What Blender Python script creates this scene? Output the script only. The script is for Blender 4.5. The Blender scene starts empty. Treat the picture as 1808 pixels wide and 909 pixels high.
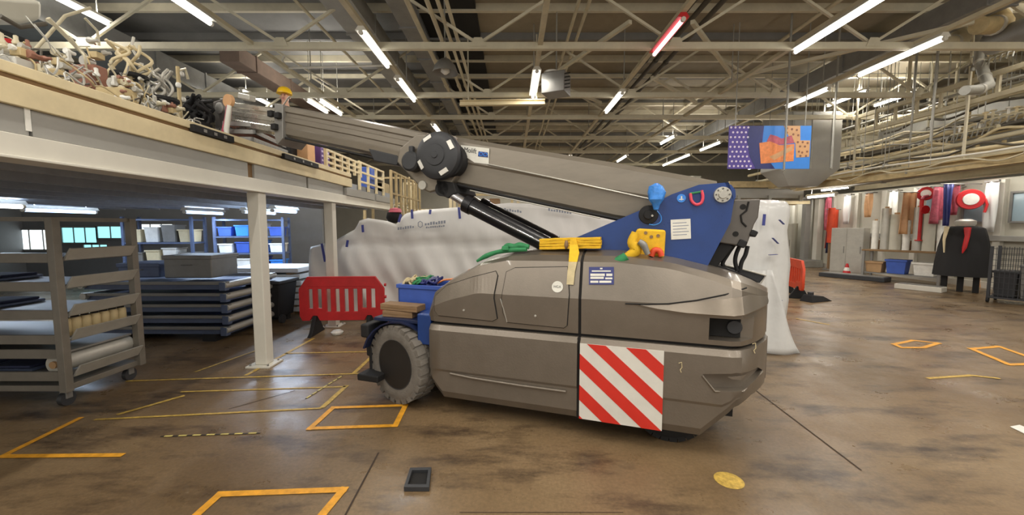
import bpy, bmesh, math, random
from mathutils import Vector, Matrix
random.seed(7)
R = math.radians
S = bpy.context.scene
COL = S.collection

# ------------------------------------------------------------------ camera, world, exposure
CAMZ, F, PITCH = 1.75, 700.0, math.atan(54.5 / 700.0)
cd = bpy.data.cameras.new('camera')
cam = bpy.data.objects.new('camera', cd); COL.objects.link(cam)
cam.location = (0, 0, CAMZ)
cam.rotation_euler = (math.pi / 2 - PITCH, 0, 0)
cd.sensor_width = 36.0; cd.lens = 36.0 * F / 1808.0
cd.clip_start = 0.05; cd.clip_end = 200
S.camera = cam
w = bpy.data.worlds.new('world'); S.world = w; w.use_nodes = True
w.node_tree.nodes['Background'].inputs[0].default_value = (1.0, 0.95, 0.86, 1)
w.node_tree.nodes['Background'].inputs[1].default_value = 0.85
S.view_settings.view_transform = 'Standard'
S.view_settings.look = 'None'
S.view_settings.exposure = 0.0
S.view_settings.gamma = 1.0
S.view_settings.use_curve_mapping = False
LAMP_W = 40.0       # light of one fluorescent tube

# ------------------------------------------------------------------ geometry helpers
CP, SP = math.cos(PITCH), math.sin(PITCH)
def ray(px, py):
    a = (px - 904.0) / F; b = -(py - 454.5) / F
    return Vector((a, CP + b * SP, -SP + b * CP))
def G(px, py, z=0.0):
    d = ray(px, py); t = (z - CAMZ) / d.z
    return Vector((d.x * t, d.y * t, z))
def PY(px, py, Y):
    d = ray(px, py); t = Y / d.y
    return Vector((d.x * t, Y, CAMZ + d.z * t))
def PX(px, py, X):
    d = ray(px, py); t = X / d.x
    return Vector((X, d.y * t, CAMZ + d.z * t))

class MB:
    def __init__(s): s.v = []; s.f = []
    def add(s, vs, fs):
        n = len(s.v); s.v += [Vector(p) for p in vs]; s.f += [tuple(i + n for i in f) for f in fs]; return s
    def box(s, c, d, rz=0.0, rx=0.0, ry=0.0):
        m = Matrix.Rotation(rz, 3, 'Z') @ Matrix.Rotation(ry, 3, 'Y') @ Matrix.Rotation(rx, 3, 'X')
        c = Vector(c)
        vs = [c + m @ Vector((x * d[0] / 2, y * d[1] / 2, z * d[2] / 2)) for z in (-1, 1) for y in (-1, 1) for x in (-1, 1)]
        return s.add(vs, [(0, 2, 3, 1), (4, 5, 7, 6), (0, 1, 5, 4), (2, 6, 7, 3), (0, 4, 6, 2), (1, 3, 7, 5)])
    def b2(s, lo, hi):
        return s.box([(a + b) / 2 for a, b in zip(lo, hi)], [abs(b - a) for a, b in zip(lo, hi)])
    def bar(s, p, q, wd, h):
        p = Vector(p); q = Vector(q); d = (q - p).normalized()
        up = Vector((0, 0, 1)) if abs(d.z) < .95 else Vector((0, 1, 0))
        a = d.cross(up).normalized(); b = a.cross(d).normalized()
        vs = [o + a * (x * wd / 2) + b * (z * h / 2) for o in (p, q) for z in (-1, 1) for x in (-1, 1)]
        return s.add(vs, [(0, 1, 3, 2), (4, 6, 7, 5), (0, 4, 5, 1), (2, 3, 7, 6), (0, 2, 6, 4), (1, 5, 7, 3)])
    def cyl(s, p, q, r, n=16, r2=None, caps=True):
        p = Vector(p); q = Vector(q); d = (q - p).normalized(); r2 = r if r2 is None else r2
        up = Vector((0, 0, 1)) if abs(d.z) < .95 else Vector((0, 1, 0))
        a = d.cross(up).normalized(); b = a.cross(d).normalized()
        vs = []
        for o, rr in ((p, r), (q, r2)):
            for i in range(n):
                t = 2 * math.pi * i / n; vs.append(o + a * math.cos(t) * rr + b * math.sin(t) * rr)
        fs = [(i, (i + 1) % n, n + (i + 1) % n, n + i) for i in range(n)]
        if caps: fs += [tuple(range(n - 1, -1, -1)), tuple(range(n, 2 * n))]
        return s.add(vs, fs)
    def hose(s, pts, r, n=8, sub=5):          # a tube whose path is rounded off between its points
        P = [Vector(p) for p in pts]; P = [P[0] * 2 - P[1]] + P + [P[-1] * 2 - P[-2]]; out = []; rr = []
        rl = list(r) if isinstance(r, (list, tuple)) else None
        for i in range(1, len(P) - 2):
            a, b, c, d = P[i - 1:i + 3]
            for k in range(sub):
                t = k / sub
                out.append(.5 * (2 * b + (c - a) * t + (2 * a - 5 * b + 4 * c - d) * t * t + (3 * b - a - 3 * c + d) * t ** 3))
                if rl: rr.append(rl[i - 1] + (rl[i] - rl[i - 1]) * t)
        out.append(P[-2])
        if rl: rr.append(rl[-1])
        return s.tube(out, rr if rl else r, n)
    def tube(s, pts, r, n=8, closed=False, caps=True):
        pts = [Vector(p) for p in pts]; m = len(pts); rings = []
        prev = None
        for i in range(m):
            if closed: d = pts[(i + 1) % m] - pts[i - 1]
            else: d = pts[min(i + 1, m - 1)] - pts[max(i - 1, 0)]
            d.normalize()
            if prev is None:
                up = Vector((0, 0, 1)) if abs(d.z) < .9 else Vector((0, 1, 0))
                a = d.cross(up).normalized()
            else:
                a = prev - d * prev.dot(d)
                a = a.normalized() if a.length > 1e-6 else d.cross(Vector((0, 0, 1))).normalized()
            prev = a; b = a.cross(d).normalized()
            rr = r[i] if isinstance(r, (list, tuple)) else r
            rings.append([pts[i] + a * math.cos(2 * math.pi * k / n) * rr + b * math.sin(2 * math.pi * k / n) * rr for k in range(n)])
        return s.loft(rings, caps=caps and not closed, closed_path=closed)
    def loft(s, rings, caps=True, closed_path=False, closed_ring=True):
        n = len(rings[0]); m = len(rings); vs = [p for r in rings for p in r]; fs = []
        for i in range(m if closed_path else m - 1):
            j = (i + 1) % m
            for k in range(n if closed_ring else n - 1):
                l = (k + 1) % n
                fs.append((i * n + k, i * n + l, j * n + l, j * n + k))
        if caps: fs += [tuple(range(n - 1, -1, -1)), tuple(range((m - 1) * n, m * n))]
        return s.add(vs, fs)
    def prism(s, poly, off):           # poly: 3-D points, off: extrusion vector
        poly = [Vector(p) for p in poly]; off = Vector(off); n = len(poly)
        vs = poly + [p + off for p in poly]
        fs = [tuple(range(n - 1, -1, -1)), tuple(range(n, 2 * n))] + [(i, (i + 1) % n, n + (i + 1) % n, n + i) for i in range(n)]
        return s.add(vs, fs)
    def rect_ring(s, hx, hy, z0, z1, t):
        rs = [[Vector((x * a, y * b, z)) for x, y in ((-1, -1), (1, -1), (1, 1), (-1, 1))] for a, b, z in ((hx, hy, z0), (hx, hy, z1), (hx - t, hy - t, z1), (hx - t, hy - t, z0))]
        return s.loft(rs, caps=False, closed_path=True)
    def lathe(s, prof, c=(0, 0, 0), axis='Z', n=24):   # prof: (r, h)
        rings = []
        for r, h in prof:
            ring = []
            for k in range(n):
                t = 2 * math.pi * k / n; x, y = r * math.cos(t), r * math.sin(t)
                p = {'Z': (x, y, h), 'Y': (x, h, y), 'X': (h, x, y)}[axis]
                ring.append(Vector(c) + Vector(p))
            rings.append(ring)
        return s.loft(rings)
    def grid(s, nu, nv, fn):
        vs = [fn(i / nu, j / nv) for j in range(nv + 1) for i in range(nu + 1)]
        fs = [(j * (nu + 1) + i, j * (nu + 1) + i + 1, (j + 1) * (nu + 1) + i + 1, (j + 1) * (nu + 1) + i) for j in range(nv) for i in range(nu)]
        return s.add(vs, fs)

def make(name, mb, m, parent=None, smooth=None, bevel=0.0, solid=0.0, sub=0):
    me = bpy.data.meshes.new(name)
    me.from_pydata([tuple(p) for p in mb.v], [], mb.f)
    bm = bmesh.new(); bm.from_mesh(me)
    bmesh.ops.recalc_face_normals(bm, faces=bm.faces); bm.to_mesh(me); bm.free()
    me.update(); me.materials.append(m)
    if smooth is not None:
        me.polygons.foreach_set('use_smooth', [True] * len(me.polygons))
        me.set_sharp_from_angle(angle=R(smooth))
    o = bpy.data.objects.new(name, me); COL.objects.link(o)
    if parent: o.parent = parent
    if solid:
        md = o.modifiers.new('solid', 'SOLIDIFY'); md.thickness = solid; md.offset = 0
    if bevel:
        md = o.modifiers.new('bevel', 'BEVEL'); md.width = bevel; md.segments = 2; md.limit_method = 'ANGLE'; md.angle_limit = R(35)
        if smooth is None:
            me.polygons.foreach_set('use_smooth', [True] * len(me.polygons)); md.harden_normals = True
    if sub:
        md = o.modifiers.new('sub', 'SUBSURF'); md.levels = sub; md.render_levels = sub
    return o
def tag(o, label, cat, group=None, kind=None):
    o['label'] = label; o['category'] = cat
    if group: o['group'] = group
    if kind: o['kind'] = kind
    return o
def thing(name, label, cat, loc=(0, 0, 0), rz=0.0, group=None):
    o = bpy.data.objects.new(name, None); COL.objects.link(o)
    o.empty_display_size = .1
    o.location = loc; o.rotation_euler = (0, 0, rz)
    return tag(o, label, cat, group)
def single(name, mb, m, label, cat, group=None, **k):       # world-coordinate mesh -> one object with its origin at its base
    xs = [p.x for p in mb.v]; ys = [p.y for p in mb.v]; zs = [p.z for p in mb.v]
    c = Vector(((min(xs) + max(xs)) / 2, (min(ys) + max(ys)) / 2, min(zs)))
    mb.v = [p - c for p in mb.v]
    o = make(name, mb, m, **k); o.location = c
    return tag(o, label, cat, group)
def struct(name, mb, m, **k):
    o = make(name, mb, m, **k); o['kind'] = 'structure'; return o
def copy_tree(o, parent=None):
    c = o.copy(); COL.objects.link(c)
    if parent: c.parent = parent
    for ch in list(o.children): copy_tree(ch, c)
    return c
def text(name, body, size, m, parent, loc, rot, ext=0.001, align='CENTER', sx=1.0):
    cu = bpy.data.curves.new(name, 'FONT'); cu.body = body; cu.size = size; cu.extrude = ext
    cu.align_x = align; cu.align_y = 'CENTER'; cu.materials.append(m)
    tmp = bpy.data.objects.new(name, cu); COL.objects.link(tmp); bpy.context.view_layer.update()
    me = bpy.data.meshes.new_from_object(tmp.evaluated_get(bpy.context.evaluated_depsgraph_get()))
    bpy.data.objects.remove(tmp)
    o = bpy.data.objects.new(name, me); COL.objects.link(o); o.parent = parent
    o.location = loc; o.rotation_euler = rot; o.scale = (sx, 1, 1)
    return o

# ------------------------------------------------------------------ materials
def lin(c):
    return tuple(((x / 255) / 12.92 if x / 255 <= .04045 else ((x / 255 + .055) / 1.055) ** 2.4) for x in c) + (1,)
def mat(name, c, rough=.6, metal=0.0, var=.12, scale=6.0, bump=0.0, bscale=40.0, spec=.5, stretch=None, coat=0.0):
    m = bpy.data.materials.new(name); m.use_nodes = True
    nt = m.node_tree; N = nt.nodes; L = nt.links; b = N['Principled BSDF']
    c = lin(c)
    tc = N.new('ShaderNodeTexCoord'); src = tc.outputs['Object']
    if stretch:
        mp = N.new('ShaderNodeMapping'); mp.inputs['Scale'].default_value = stretch; L.new(src, mp.inputs[0]); src = mp.outputs[0]
    nz = N.new('ShaderNodeTexNoise'); nz.inputs['Scale'].default_value = scale; nz.inputs['Detail'].default_value = 5
    nz.inputs['Roughness'].default_value = .65
    L.new(src, nz.inputs['Vector'])
    cr = N.new('ShaderNodeValToRGB')
    cr.color_ramp.elements[0].position = .3; cr.color_ramp.elements[1].position = .7
    cr.color_ramp.elements[0].color = tuple(x * (1 - var) for x in c[:3]) + (1,)
    cr.color_ramp.elements[1].color = tuple(min(1, x * (1 + var)) for x in c[:3]) + (1,)
    L.new(nz.outputs['Fac'], cr.inputs[0]); L.new(cr.outputs[0], b.inputs['Base Color'])
    mr = N.new('ShaderNodeMapRange'); mr.inputs['To Min'].default_value = max(.03, rough - .08); mr.inputs['To Max'].default_value = min(1, rough + .08)
    L.new(nz.outputs['Fac'], mr.inputs['Value']); L.new(mr.outputs[0], b.inputs['Roughness'])
    b.inputs['Metallic'].default_value = metal
    b.inputs['Specular IOR Level'].default_value = spec
    b.inputs['Coat Weight'].default_value = coat
    if bump:
        n2 = N.new('ShaderNodeTexNoise'); n2.inputs['Scale'].default_value = bscale; L.new(src, n2.inputs['Vector'])
        bp = N.new('ShaderNodeBump'); bp.inputs['Strength'].default_value = bump; bp.inputs['Distance'].default_value = .01
        L.new(n2.outputs['Fac'], bp.inputs['Height']); L.new(bp.outputs[0], b.inputs['Normal'])
    return m
def emit(name, c, s):
    m = bpy.data.materials.new(name); m.use_nodes = True
    nt = m.node_tree; nt.nodes.remove(nt.nodes['Principled BSDF'])
    e = nt.nodes.new('ShaderNodeEmission'); e.inputs[0].default_value = lin(c); e.inputs[1].default_value = s
    nt.links.new(e.outputs[0], nt.nodes['Material Output'].inputs[0]); return m
def floor_mat():
    m = bpy.data.materials.new('stained_concrete'); m.use_nodes = True
    nt = m.node_tree; N = nt.nodes; L = nt.links; b = N['Principled BSDF']
    tc = N.new('ShaderNodeTexCoord')
    def noise(sc, det=6, ro=.6, vec=None):
        n = N.new('ShaderNodeTexNoise'); n.inputs['Scale'].default_value = sc; n.inputs['Detail'].default_value = det
        n.inputs['Roughness'].default_value = ro; L.new(vec or tc.outputs['Object'], n.inputs['Vector']); return n
    def ramp(fac, stops):
        r = N.new('ShaderNodeValToRGB'); e = r.color_ramp.elements
        e[0].position, e[0].color = stops[0]; e[1].position, e[1].color = stops[-1]
        for p, c in stops[1:-1]:
            q = e.new(p); q.color = c
        L.new(fac, r.inputs[0]); return r
    def mix(a, bb, fac, mode='MIX'):
        x = N.new('ShaderNodeMixRGB'); x.blend_type = mode
        if isinstance(fac, float): x.inputs[0].default_value = fac
        else: L.new(fac, x.inputs[0])
        L.new(a, x.inputs[1])
        if isinstance(bb, tuple): x.inputs[2].default_value = bb
        else: L.new(bb, x.inputs[2])
        return x
    big = noise(.55, 5); base = ramp(big.outputs[0], [(.3, lin((102, 82, 58))), (.5, lin((126, 104, 76))), (.72, lin((144, 122, 92)))])
    mp = N.new('ShaderNodeMapping'); mp.inputs['Scale'].default_value = (.8, 2.2, 1); mp.inputs['Rotation'].default_value = (0, 0, .35); L.new(tc.outputs['Object'], mp.inputs[0])
    st = noise(1.1, 8, .7, mp.outputs[0]); sm = ramp(st.outputs[0], [(.50, (0, 0, 0, 1)), (.66, (1, 1, 1, 1))])
    c1 = mix(base.outputs[0], lin((66, 52, 40)), sm.outputs[0])
    gr = noise(38, 4, .7); gm = ramp(gr.outputs[0], [(.35, (.72, .72, .72, 1)), (.68, (1.15, 1.15, 1.15, 1))])
    c2 = mix(c1.outputs[0], gm.outputs[0], .7, 'MULTIPLY')
    sp = noise(9, 6, .8); spm = ramp(sp.outputs[0], [(.66, (0, 0, 0, 1)), (.74, (1, 1, 1, 1))])
    c3 = mix(c2.outputs[0], lin((160, 142, 112)), spm.outputs[0])
    L.new(c3.outputs[0], b.inputs['Base Color'])
    rr = N.new('ShaderNodeMapRange'); rr.inputs['From Min'].default_value = .3; rr.inputs['From Max'].default_value = .7
    rr.inputs['To Min'].default_value = .2; rr.inputs['To Max'].default_value = .52
    L.new(noise(1.7, 7, .7).outputs[0], rr.inputs['Value']); L.new(rr.outputs[0], b.inputs['Roughness'])
    bp = N.new('ShaderNodeBump'); bp.inputs['Strength'].default_value = .25; bp.inputs['Distance'].default_value = .006
    L.new(noise(16, 5).outputs[0], bp.inputs['Height']); L.new(bp.outputs[0], b.inputs['Normal'])
    return m

M = {
 'floor': floor_mat(),
 'joint': mat('floor_joint', (58, 46, 36), .8),
 'yellow_paint': mat('orange_yellow_paint', (226, 160, 44), .5, var=.25, scale=14),
 'pale_paint': mat('worn_yellow_paint', (190, 158, 74), .55, var=.4, scale=22),
 'hazard_dash': mat('pale_yellow_dash', (206, 190, 110), .55, var=.3, scale=20),
 'black_paint': mat('black_dash', (40, 36, 30), .6),
 'body': mat('gunmetal_paint', (132, 123, 112), .32, .6, .06, 5, .05, 90, coat=.15),
 'body_low': mat('gunmetal_skirt_paint', (126, 117, 106), .38, .5, .07, 5, .08, 70, coat=.1),
 'boom': mat('boom_grey_paint', (136, 128, 116), .36, .4, .08, 4, .04, 60, stretch=(1, 4, 4)),
 'silver': mat('bare_silver_steel', (196, 192, 182), .28, .75, .1, 8),
 'bracket': mat('dark_gunmetal', (104, 99, 94), .4, .5, .1),
 'blue': mat('crane_blue_paint', (30, 62, 126), .3, .1, .12, 5, coat=.3),
 'blue_dark': mat('dark_blue_paint', (22, 34, 68), .45),
 'black': mat('black_paint_gloss', (24, 24, 28), .3, .1),
 'matt_black': mat('matt_black', (26, 25, 26), .75),
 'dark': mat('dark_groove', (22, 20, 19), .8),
 'drum': mat('charcoal_rubber', (52, 53, 56), .5),
 'tyre': mat('grey_dusty_rubber', (116, 110, 102), .85, 0, .16, 12, .3, 60),
 'rim': mat('black_rim', (44, 40, 37), .55, .2),
 'chrome': mat('chrome_rod', (200, 200, 205), .18, .9),
 'white_pad': mat('white_pad', (232, 230, 222), .5),
 'sticker': mat('white_sticker', (226, 224, 214), .4),
 'navy': mat('navy_print', (52, 58, 118), .4),
 'red': mat('red_reflective', (214, 52, 40), .4, var=.06),
 'white_ref': mat('white_reflective', (226, 223, 214), .4, var=.05),
 'red_plastic': mat('red_barrier_plastic', (196, 36, 40), .42, var=.14, scale=5),
 'orange_plastic': mat('orange_red_plastic', (216, 74, 40), .5),
 'webbing': mat('yellow_webbing', (234, 186, 40), .8, 0, .14, 16, .3, 160),
 'webbing_pale': mat('faded_webbing', (206, 190, 150), .85, 0, .12, 16, .3, 160),
 'green': mat('green_webbing', (52, 134, 84), .75, 0, .18, 14, .3, 140),
 'blue_bag': mat('bright_blue_film', (66, 140, 226), .3, 0, .25, 18, .5, 24),
 'pink': mat('pink_red_shackle', (226, 76, 96), .4),
 'crate': mat('blue_crate_plastic', (62, 92, 176), .5),
 'wood': mat('rough_timber', (140, 112, 82), .8, 0, .22, 8, .25, 30, stretch=(1, 8, 8)),
 'sheet': mat('white_sheeting', (220, 219, 216), .42, 0, .05, 2.5, .5, 6, stretch=(1, 1, .35)),
 'sheet_clear': mat('shiny_white_film', (216, 216, 214), .2, 0, .06, 3, .8, 5),
 'tape': mat('blue_tape', (58, 66, 140), .5),
 'grey_print': mat('grey_blue_print', (140, 146, 160), .6),
 'white_steel': mat('white_painted_steel', (216, 212, 200), .5, 0, .05, 3),
 'fascia': mat('grey_fascia', (158, 156, 150), .5, .1, .06, 3),
 'cream': mat('cream_paint', (216, 200, 162), .6, 0, .1, 4),
 'cream_dirty': mat('dirty_cream_paint', (186, 166, 124), .65, 0, .22, 5),
 'brown_line': mat('brown_timber_edge', (124, 96, 62), .7),
 'under': mat('grey_under_deck', (150, 153, 158), .7, 0, .1, 2, stretch=(.4, 3, 1)),
 'roof': mat('roof_sheet_brown', (150, 140, 120), .8, 0, .14, 1.5, .2, 10),
 'roof_grey': mat('roof_sheet_grey', (128, 127, 124), .8, 0, .14, 1.5, .2, 10),
 'truss': mat('stone_truss_paint', (204, 196, 172), .6, 0, .1, 3),
 'pipe': mat('beige_pipe_paint', (196, 186, 158), .55, 0, .12, 4),
 'pipe_grey': mat('grey_pipe', (160, 158, 150), .5, .2, .12, 4),
 'pipe_dark': mat('dark_pipe', (84, 78, 68), .6, .2, .15, 4),
 'duct': mat('galvanised_duct', (150, 150, 148), .45, .5, .12, 5),
 'rust': mat('red_oxide_steel', (142, 98, 80), .7, 0, .15, 4),
 'rust_dull': mat('dull_brown_steel', (124, 106, 94), .7, 0, .15, 4),
 'wall': mat('pale_wall', (190, 186, 172), .8, 0, .06, 2),
 'wall_grey': mat('grey_wall', (120, 122, 124), .8, 0, .08, 2),
 'tube': emit('lit_tube', (255, 253, 245), 9.0),
 'tube_pink': emit('lit_pink_tube', (255, 190, 196), 3.0),
 'tube_cool': emit('lit_cool_tube', (170, 205, 255), 6.0),
 'window_cool': emit('daylit_pane', (150, 225, 235), 1.6),
 'window_white': emit('daylit_pane_white', (235, 248, 250), 2.2),
 'steel_blue': mat('blue_grey_steel', (92, 104, 132), .45, .3, .15, 5),
 'steel_grey': mat('grey_steel', (140, 138, 134), .45, .4, .12, 5),
 'trolley': mat('trolley_grey', (130, 124, 114), .45, .35, .12, 5),
 'alu': mat('pale_aluminium', (190, 187, 178), .4, .35, .08, 6),
 'card': mat('cardboard', (172, 138, 100), .8, 0, .1, 5),
 'plum': mat('plum_print', (92, 62, 130), .5),
 'skin': mat('skin', (196, 150, 126), .55),
 'helmet': mat('yellow_helmet', (244, 196, 32), .3),
 'navy_cloth': mat('navy_cloth', (46, 52, 80), .85),
 'grey_cloth': mat('grey_cloth', (150, 148, 142), .85),
 'glass': mat('grey_glass', (150, 170, 180), .08, 0, .03),
 'purple': mat('purple_print', (88, 72, 158), .4, var=.1),
 'sky_blue': mat('sky_blue_print', (62, 138, 228), .4, var=.06),
 'orange': mat('orange_print', (236, 142, 84), .45, var=.25, scale=9),
 'rose': mat('rose_print', (188, 92, 108), .45, var=.3, scale=9),
 'tan': mat('tan_print', (212, 164, 118), .45, var=.1),
 'lilac': mat('pale_lilac_print', (226, 214, 236), .45),
}

# ------------------------------------------------------------------ building shell
struct('floor', MB().add([(-16, -3, 0), (18, -3, 0), (18, 40, 0), (-16, 40, 0)], [(0, 1, 2, 3)]), M['floor'])
ROOF = 6.35
struct('ceiling', MB().b2((-2.0, -2, ROOF), (18, 40, ROOF + .15)), M['roof'])
struct('ceiling_left', MB().b2((-16, -2, ROOF), (-2.0, 40, ROOF + .15)), M['roof_grey'])
struct('wall_back', MB().b2((-16, 26, 0), (18, 26.2, ROOF)), M['wall'])
struct('wall_left', MB().b2((-16.2, -2, 0), (-16, 40, ROOF)), M['wall_grey'])
struct('wall_right', MB().b2((18, -2, 0), (18.2, 40, ROOF)), M['wall'])
# roof purlins across the hall, each a bar of its own
for k in range(20):
    y = 3.6 + k * 1.25
    struct('trim_%d' % (k + 1), MB().b2((-16, y - .04, ROOF - .16), (18, y + .04, ROOF - .002)), M['roof_grey'] if k % 2 else M['truss'])

# ------------------------------------------------------------------ roof trusses
TZ = 4.95
TRUSS_Y = [PY(904, yy, 1).y for yy in ()]
def row_y(py, z):                      # distance at which a transverse member of height z shows at this picture row
    d = ray(904, py); return (z - CAMZ) / d.z * d.y
tys = [row_y(p, TZ) for p in (82, 168, 207, 243, 268, 290)]
def make_truss():
    t = thing('roof_truss', 'x', 'roof truss', (0, 0, TZ))
    t['kind'] = 'structure'
    make('bottom_chord', MB().b2((-16, -.05, -.06), (18, .05, .06)), M['truss'], t, bevel=.008)
    make('top_chord', MB().b2((-16, -.05, 1.12), (18, .05, 1.22)), M['truss'], t, bevel=.008)
    n = 9; x0, x1 = -14.6, 16.9; st = (x1 - x0) / n
    for i in range(n):
        a = x0 + i * st
        make('brace', MB().bar((a, 0, .04), (a + st / 2, 0, 1.14), .045, .045), M['truss'], t)
        make('brace', MB().bar((a + st / 2, 0, 1.14), (a + st, 0, .04), .045, .045), M['truss'], t)
        make('gusset_plate', MB().add([(a - .14, -.056, -.02), (a + .14, -.056, -.02), (a + .07, -.056, .13), (a - .07, -.056, .13)], [(0, 1, 2, 3)]), M['truss'], t, solid=.012)
    return t
tr0 = make_truss()
for i, y in enumerate(tys):
    t = tr0 if i == 0 else copy_tree(tr0)
    t.location = (0, y, TZ)
    t['label'] = 'stone-coloured steel roof truss with zigzag braces, %s from the front' % ('first', 'second', 'third', 'fourth', 'fifth', 'sixth')[i]
    t['group'] = 'roof trusses'
# horizontal wind braces between the first trusses, seen crossing the roof on the right
def wind_brace(p, q, label):
    a = Vector(p); b = Vector(q)
    single('wind_brace', MB().bar(a, b, .07, .07), M['truss'], label, 'roof brace', 'diagonal roof braces')
zb = TZ + .42
wind_brace((3.2, tys[0], zb), (5.4, tys[1], zb), 'diagonal roof brace between the first two trusses, right of the pink lamp')
wind_brace((.9, tys[1], zb), (2.1, tys[0], zb), 'diagonal roof brace meeting the first truss left of the pink lamp')
wind_brace((5.4, tys[1], zb), (8.2, tys[0], zb), 'diagonal roof brace rising to the first truss above the long right-hand tube')
wind_brace((5.4, tys[2], zb), (3.4, tys[1], zb), 'diagonal roof brace between the second and third trusses behind the pink lamp')
wind_brace((.6, tys[1], zb), (2.6, tys[2], zb), 'diagonal roof brace behind the louvred heater')
wind_brace((8.6, tys[2], zb), (6.2, tys[1], zb), 'diagonal roof brace above the hanging chocolate poster')

# ------------------------------------------------------------------ fluorescent lamps, hung in rows under trunking
LZ = CAMZ + 3.1
ROWS = {'far left': -4.62, 'left': -2.42, 'middle': .5, 'centre right': 2.57, 'right': 5.05, 'far right': 7.15}
for nm, x in ROWS.items():
    t = thing('lamp_trunking', 'grey lamp trunking running down the hall, %s row' % nm, 'cable trunking', (x, 0, LZ + .1), 0, 'lamp trunking')
    make('channel', MB().b2((-.045, 4.6, 0), (.045, 24, .07)), M['pipe'], t, bevel=.005)
    for k in range(5):
        make('hanger_rod', MB().cyl((0, 5.2 + k * 4.2, .07), (0, 5.2 + k * 4.2, ROOF - LZ - .11), .012, 6), M['pipe_grey'], t)
def tube_lamp(x, y0, y1, label, m='tube', z=LZ, watts=LAMP_W, twin=False, housing='white_steel', light=(1, .95, .87), hang=None):
    t = thing('fluorescent_lamp', label, 'ceiling lamp', (x, (y0 + y1) / 2, z), 0, 'fluorescent lamps')
    L_ = y1 - y0
    if hang:
        for e in (-1, 1): make('hanger_rod', MB().cyl((0, e * L_ * .35, .08), (0, e * L_ * .35, hang - z), .01, 6), M['pipe_grey'], t)
    make('housing', MB().add([(-.09, -L_ / 2, .035), (.09, -L_ / 2, .035), (.045, -L_ / 2, .1), (-.045, -L_ / 2, .1), (-.09, L_ / 2, .035), (.09, L_ / 2, .035), (.045, L_ / 2, .1), (-.045, L_ / 2, .1)],
         [(0, 1, 2, 3), (7, 6, 5, 4), (0, 4, 5, 1), (1, 5, 6, 2), (2, 6, 7, 3), (3, 7, 4, 0)]), M[housing], t)
    for dx in ((-.05, .05) if twin else (0,)):
        make('tube', MB().cyl((dx, -L_ / 2 + .03, .0), (dx, L_ / 2 - .03, .0), .034, 10), M[m], t, smooth=50)
        for e in (-1, 1):
            make('end_cap', MB().cyl((dx, e * (L_ / 2 - .03), 0), (dx, e * (L_ / 2 + .01), 0), .037, 10), M['white_steel'], t)
    ld = bpy.data.lights.new('tube_light', 'AREA'); ld.shape = 'RECTANGLE'; ld.size = .1; ld.size_y = L_; ld.energy = watts; ld.color = light
    lo = bpy.data.objects.new('tube_light', ld); COL.objects.link(lo); lo.parent = t; lo.location = (0, 0, -.045)
    lu = ld.copy(); lu.energy = watts * .55; lu.size = .07
    lo = bpy.data.objects.new('tube_light', lu); COL.objects.link(lo); lo.parent = t; lo.location = (0, 0, .115); lo.rotation_euler = (math.pi, 0, 0)
    return t
tube_lamp(-4.62, 4.7, 6.35, 'long lit tube lamp at the top left, above the mezzanine')
tube_lamp(-4.75, 10.0, 11.3, 'lit tube lamp above the middle of the crane jib, near the yellow helmet', hang=ROOF)
tube_lamp(-5.05, 10.0, 11.1, 'short lit tube lamp left of its twin above the crane jib', hang=ROOF)
tube_lamp(-2.42, 6.6, 8.0, 'lit tube lamp over the left row, crossing the first truss')
tube_lamp(-2.42, 8.65, 10.1, 'lit tube lamp over the left row, just behind the first truss')
tube_lamp(-2.42, 12.4, 13.4, 'small lit tube lamp just above the black pulley of the crane')
tube_lamp(.5, 8.2, 9.8, 'lit tube lamp beside the louvred heater in the middle of the roof')
tube_lamp(2.57, 6.2, 7.45, 'pink lit tube in a red housing under the first truss', 'tube_pink', watts=LAMP_W * .4, housing='red_plastic', light=(1, .6, .6))
tube_lamp(2.57, 9.5, 11.1, 'lit tube lamp behind the pink one in its row')
tube_lamp(5.05, 5.2, 7.35, 'longest lit tube lamp at the top right')
tube_lamp(7.15, 6.8, 8.45, 'long lit tube lamp below the truss end at the right')
tube_lamp(7.15, 9.2, 10.6, 'lit tube lamp above the hanging chocolate poster')
tube_lamp(7.7, 17.4, 20.5, 'distant long lit tube lamp left of the poster', hang=ROOF)
tube_lamp(7.7, 14.9, 16.5, 'distant lit tube lamp just left of the poster, nearer one', hang=ROOF)
tube_lamp(5.6, 13.9, 15.2, 'distant small lit tube lamp highest of those left of the poster', hang=ROOF)
for x in (-2.42, .5, 2.57, 5.05):  # added lamps, kept out of sight behind the boom, to brighten the far end
    for y in (18.5, 22.5): tube_lamp(x, y - .8, y + .8, 'added distant tube lamp hidden behind the crane boom, brightening the far end', watts=LAMP_W * 1.6)
# unseen tubes added for fill, carrying the rows on above and behind the camera
for x in (-4.62, -2.42, .5, 2.57, 5.05, 7.15):
    for y in (-1.2, 2.0):
        tube_lamp(x, y - .8, y + .8, 'added lit tube lamp out of view overhead, giving fill light', watts=LAMP_W)
for x in (9.85, 11.3, -7.5):
    for y in (3.2, 7.0, 12.0):
        tube_lamp(x, y - .7, y + .7, 'lit tube lamp high over the %s, %s of three' % ({9.85: 'right aisle in front of its pipes', 11.3: 'right aisle behind its pipes', -7.5: 'mezzanine at the left'}[x], {3.2: 'nearest', 7.0: 'middle', 12.0: 'furthest'}[y]), watts=LAMP_W * 1.0, z=5.5, hang=ROOF)

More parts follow.
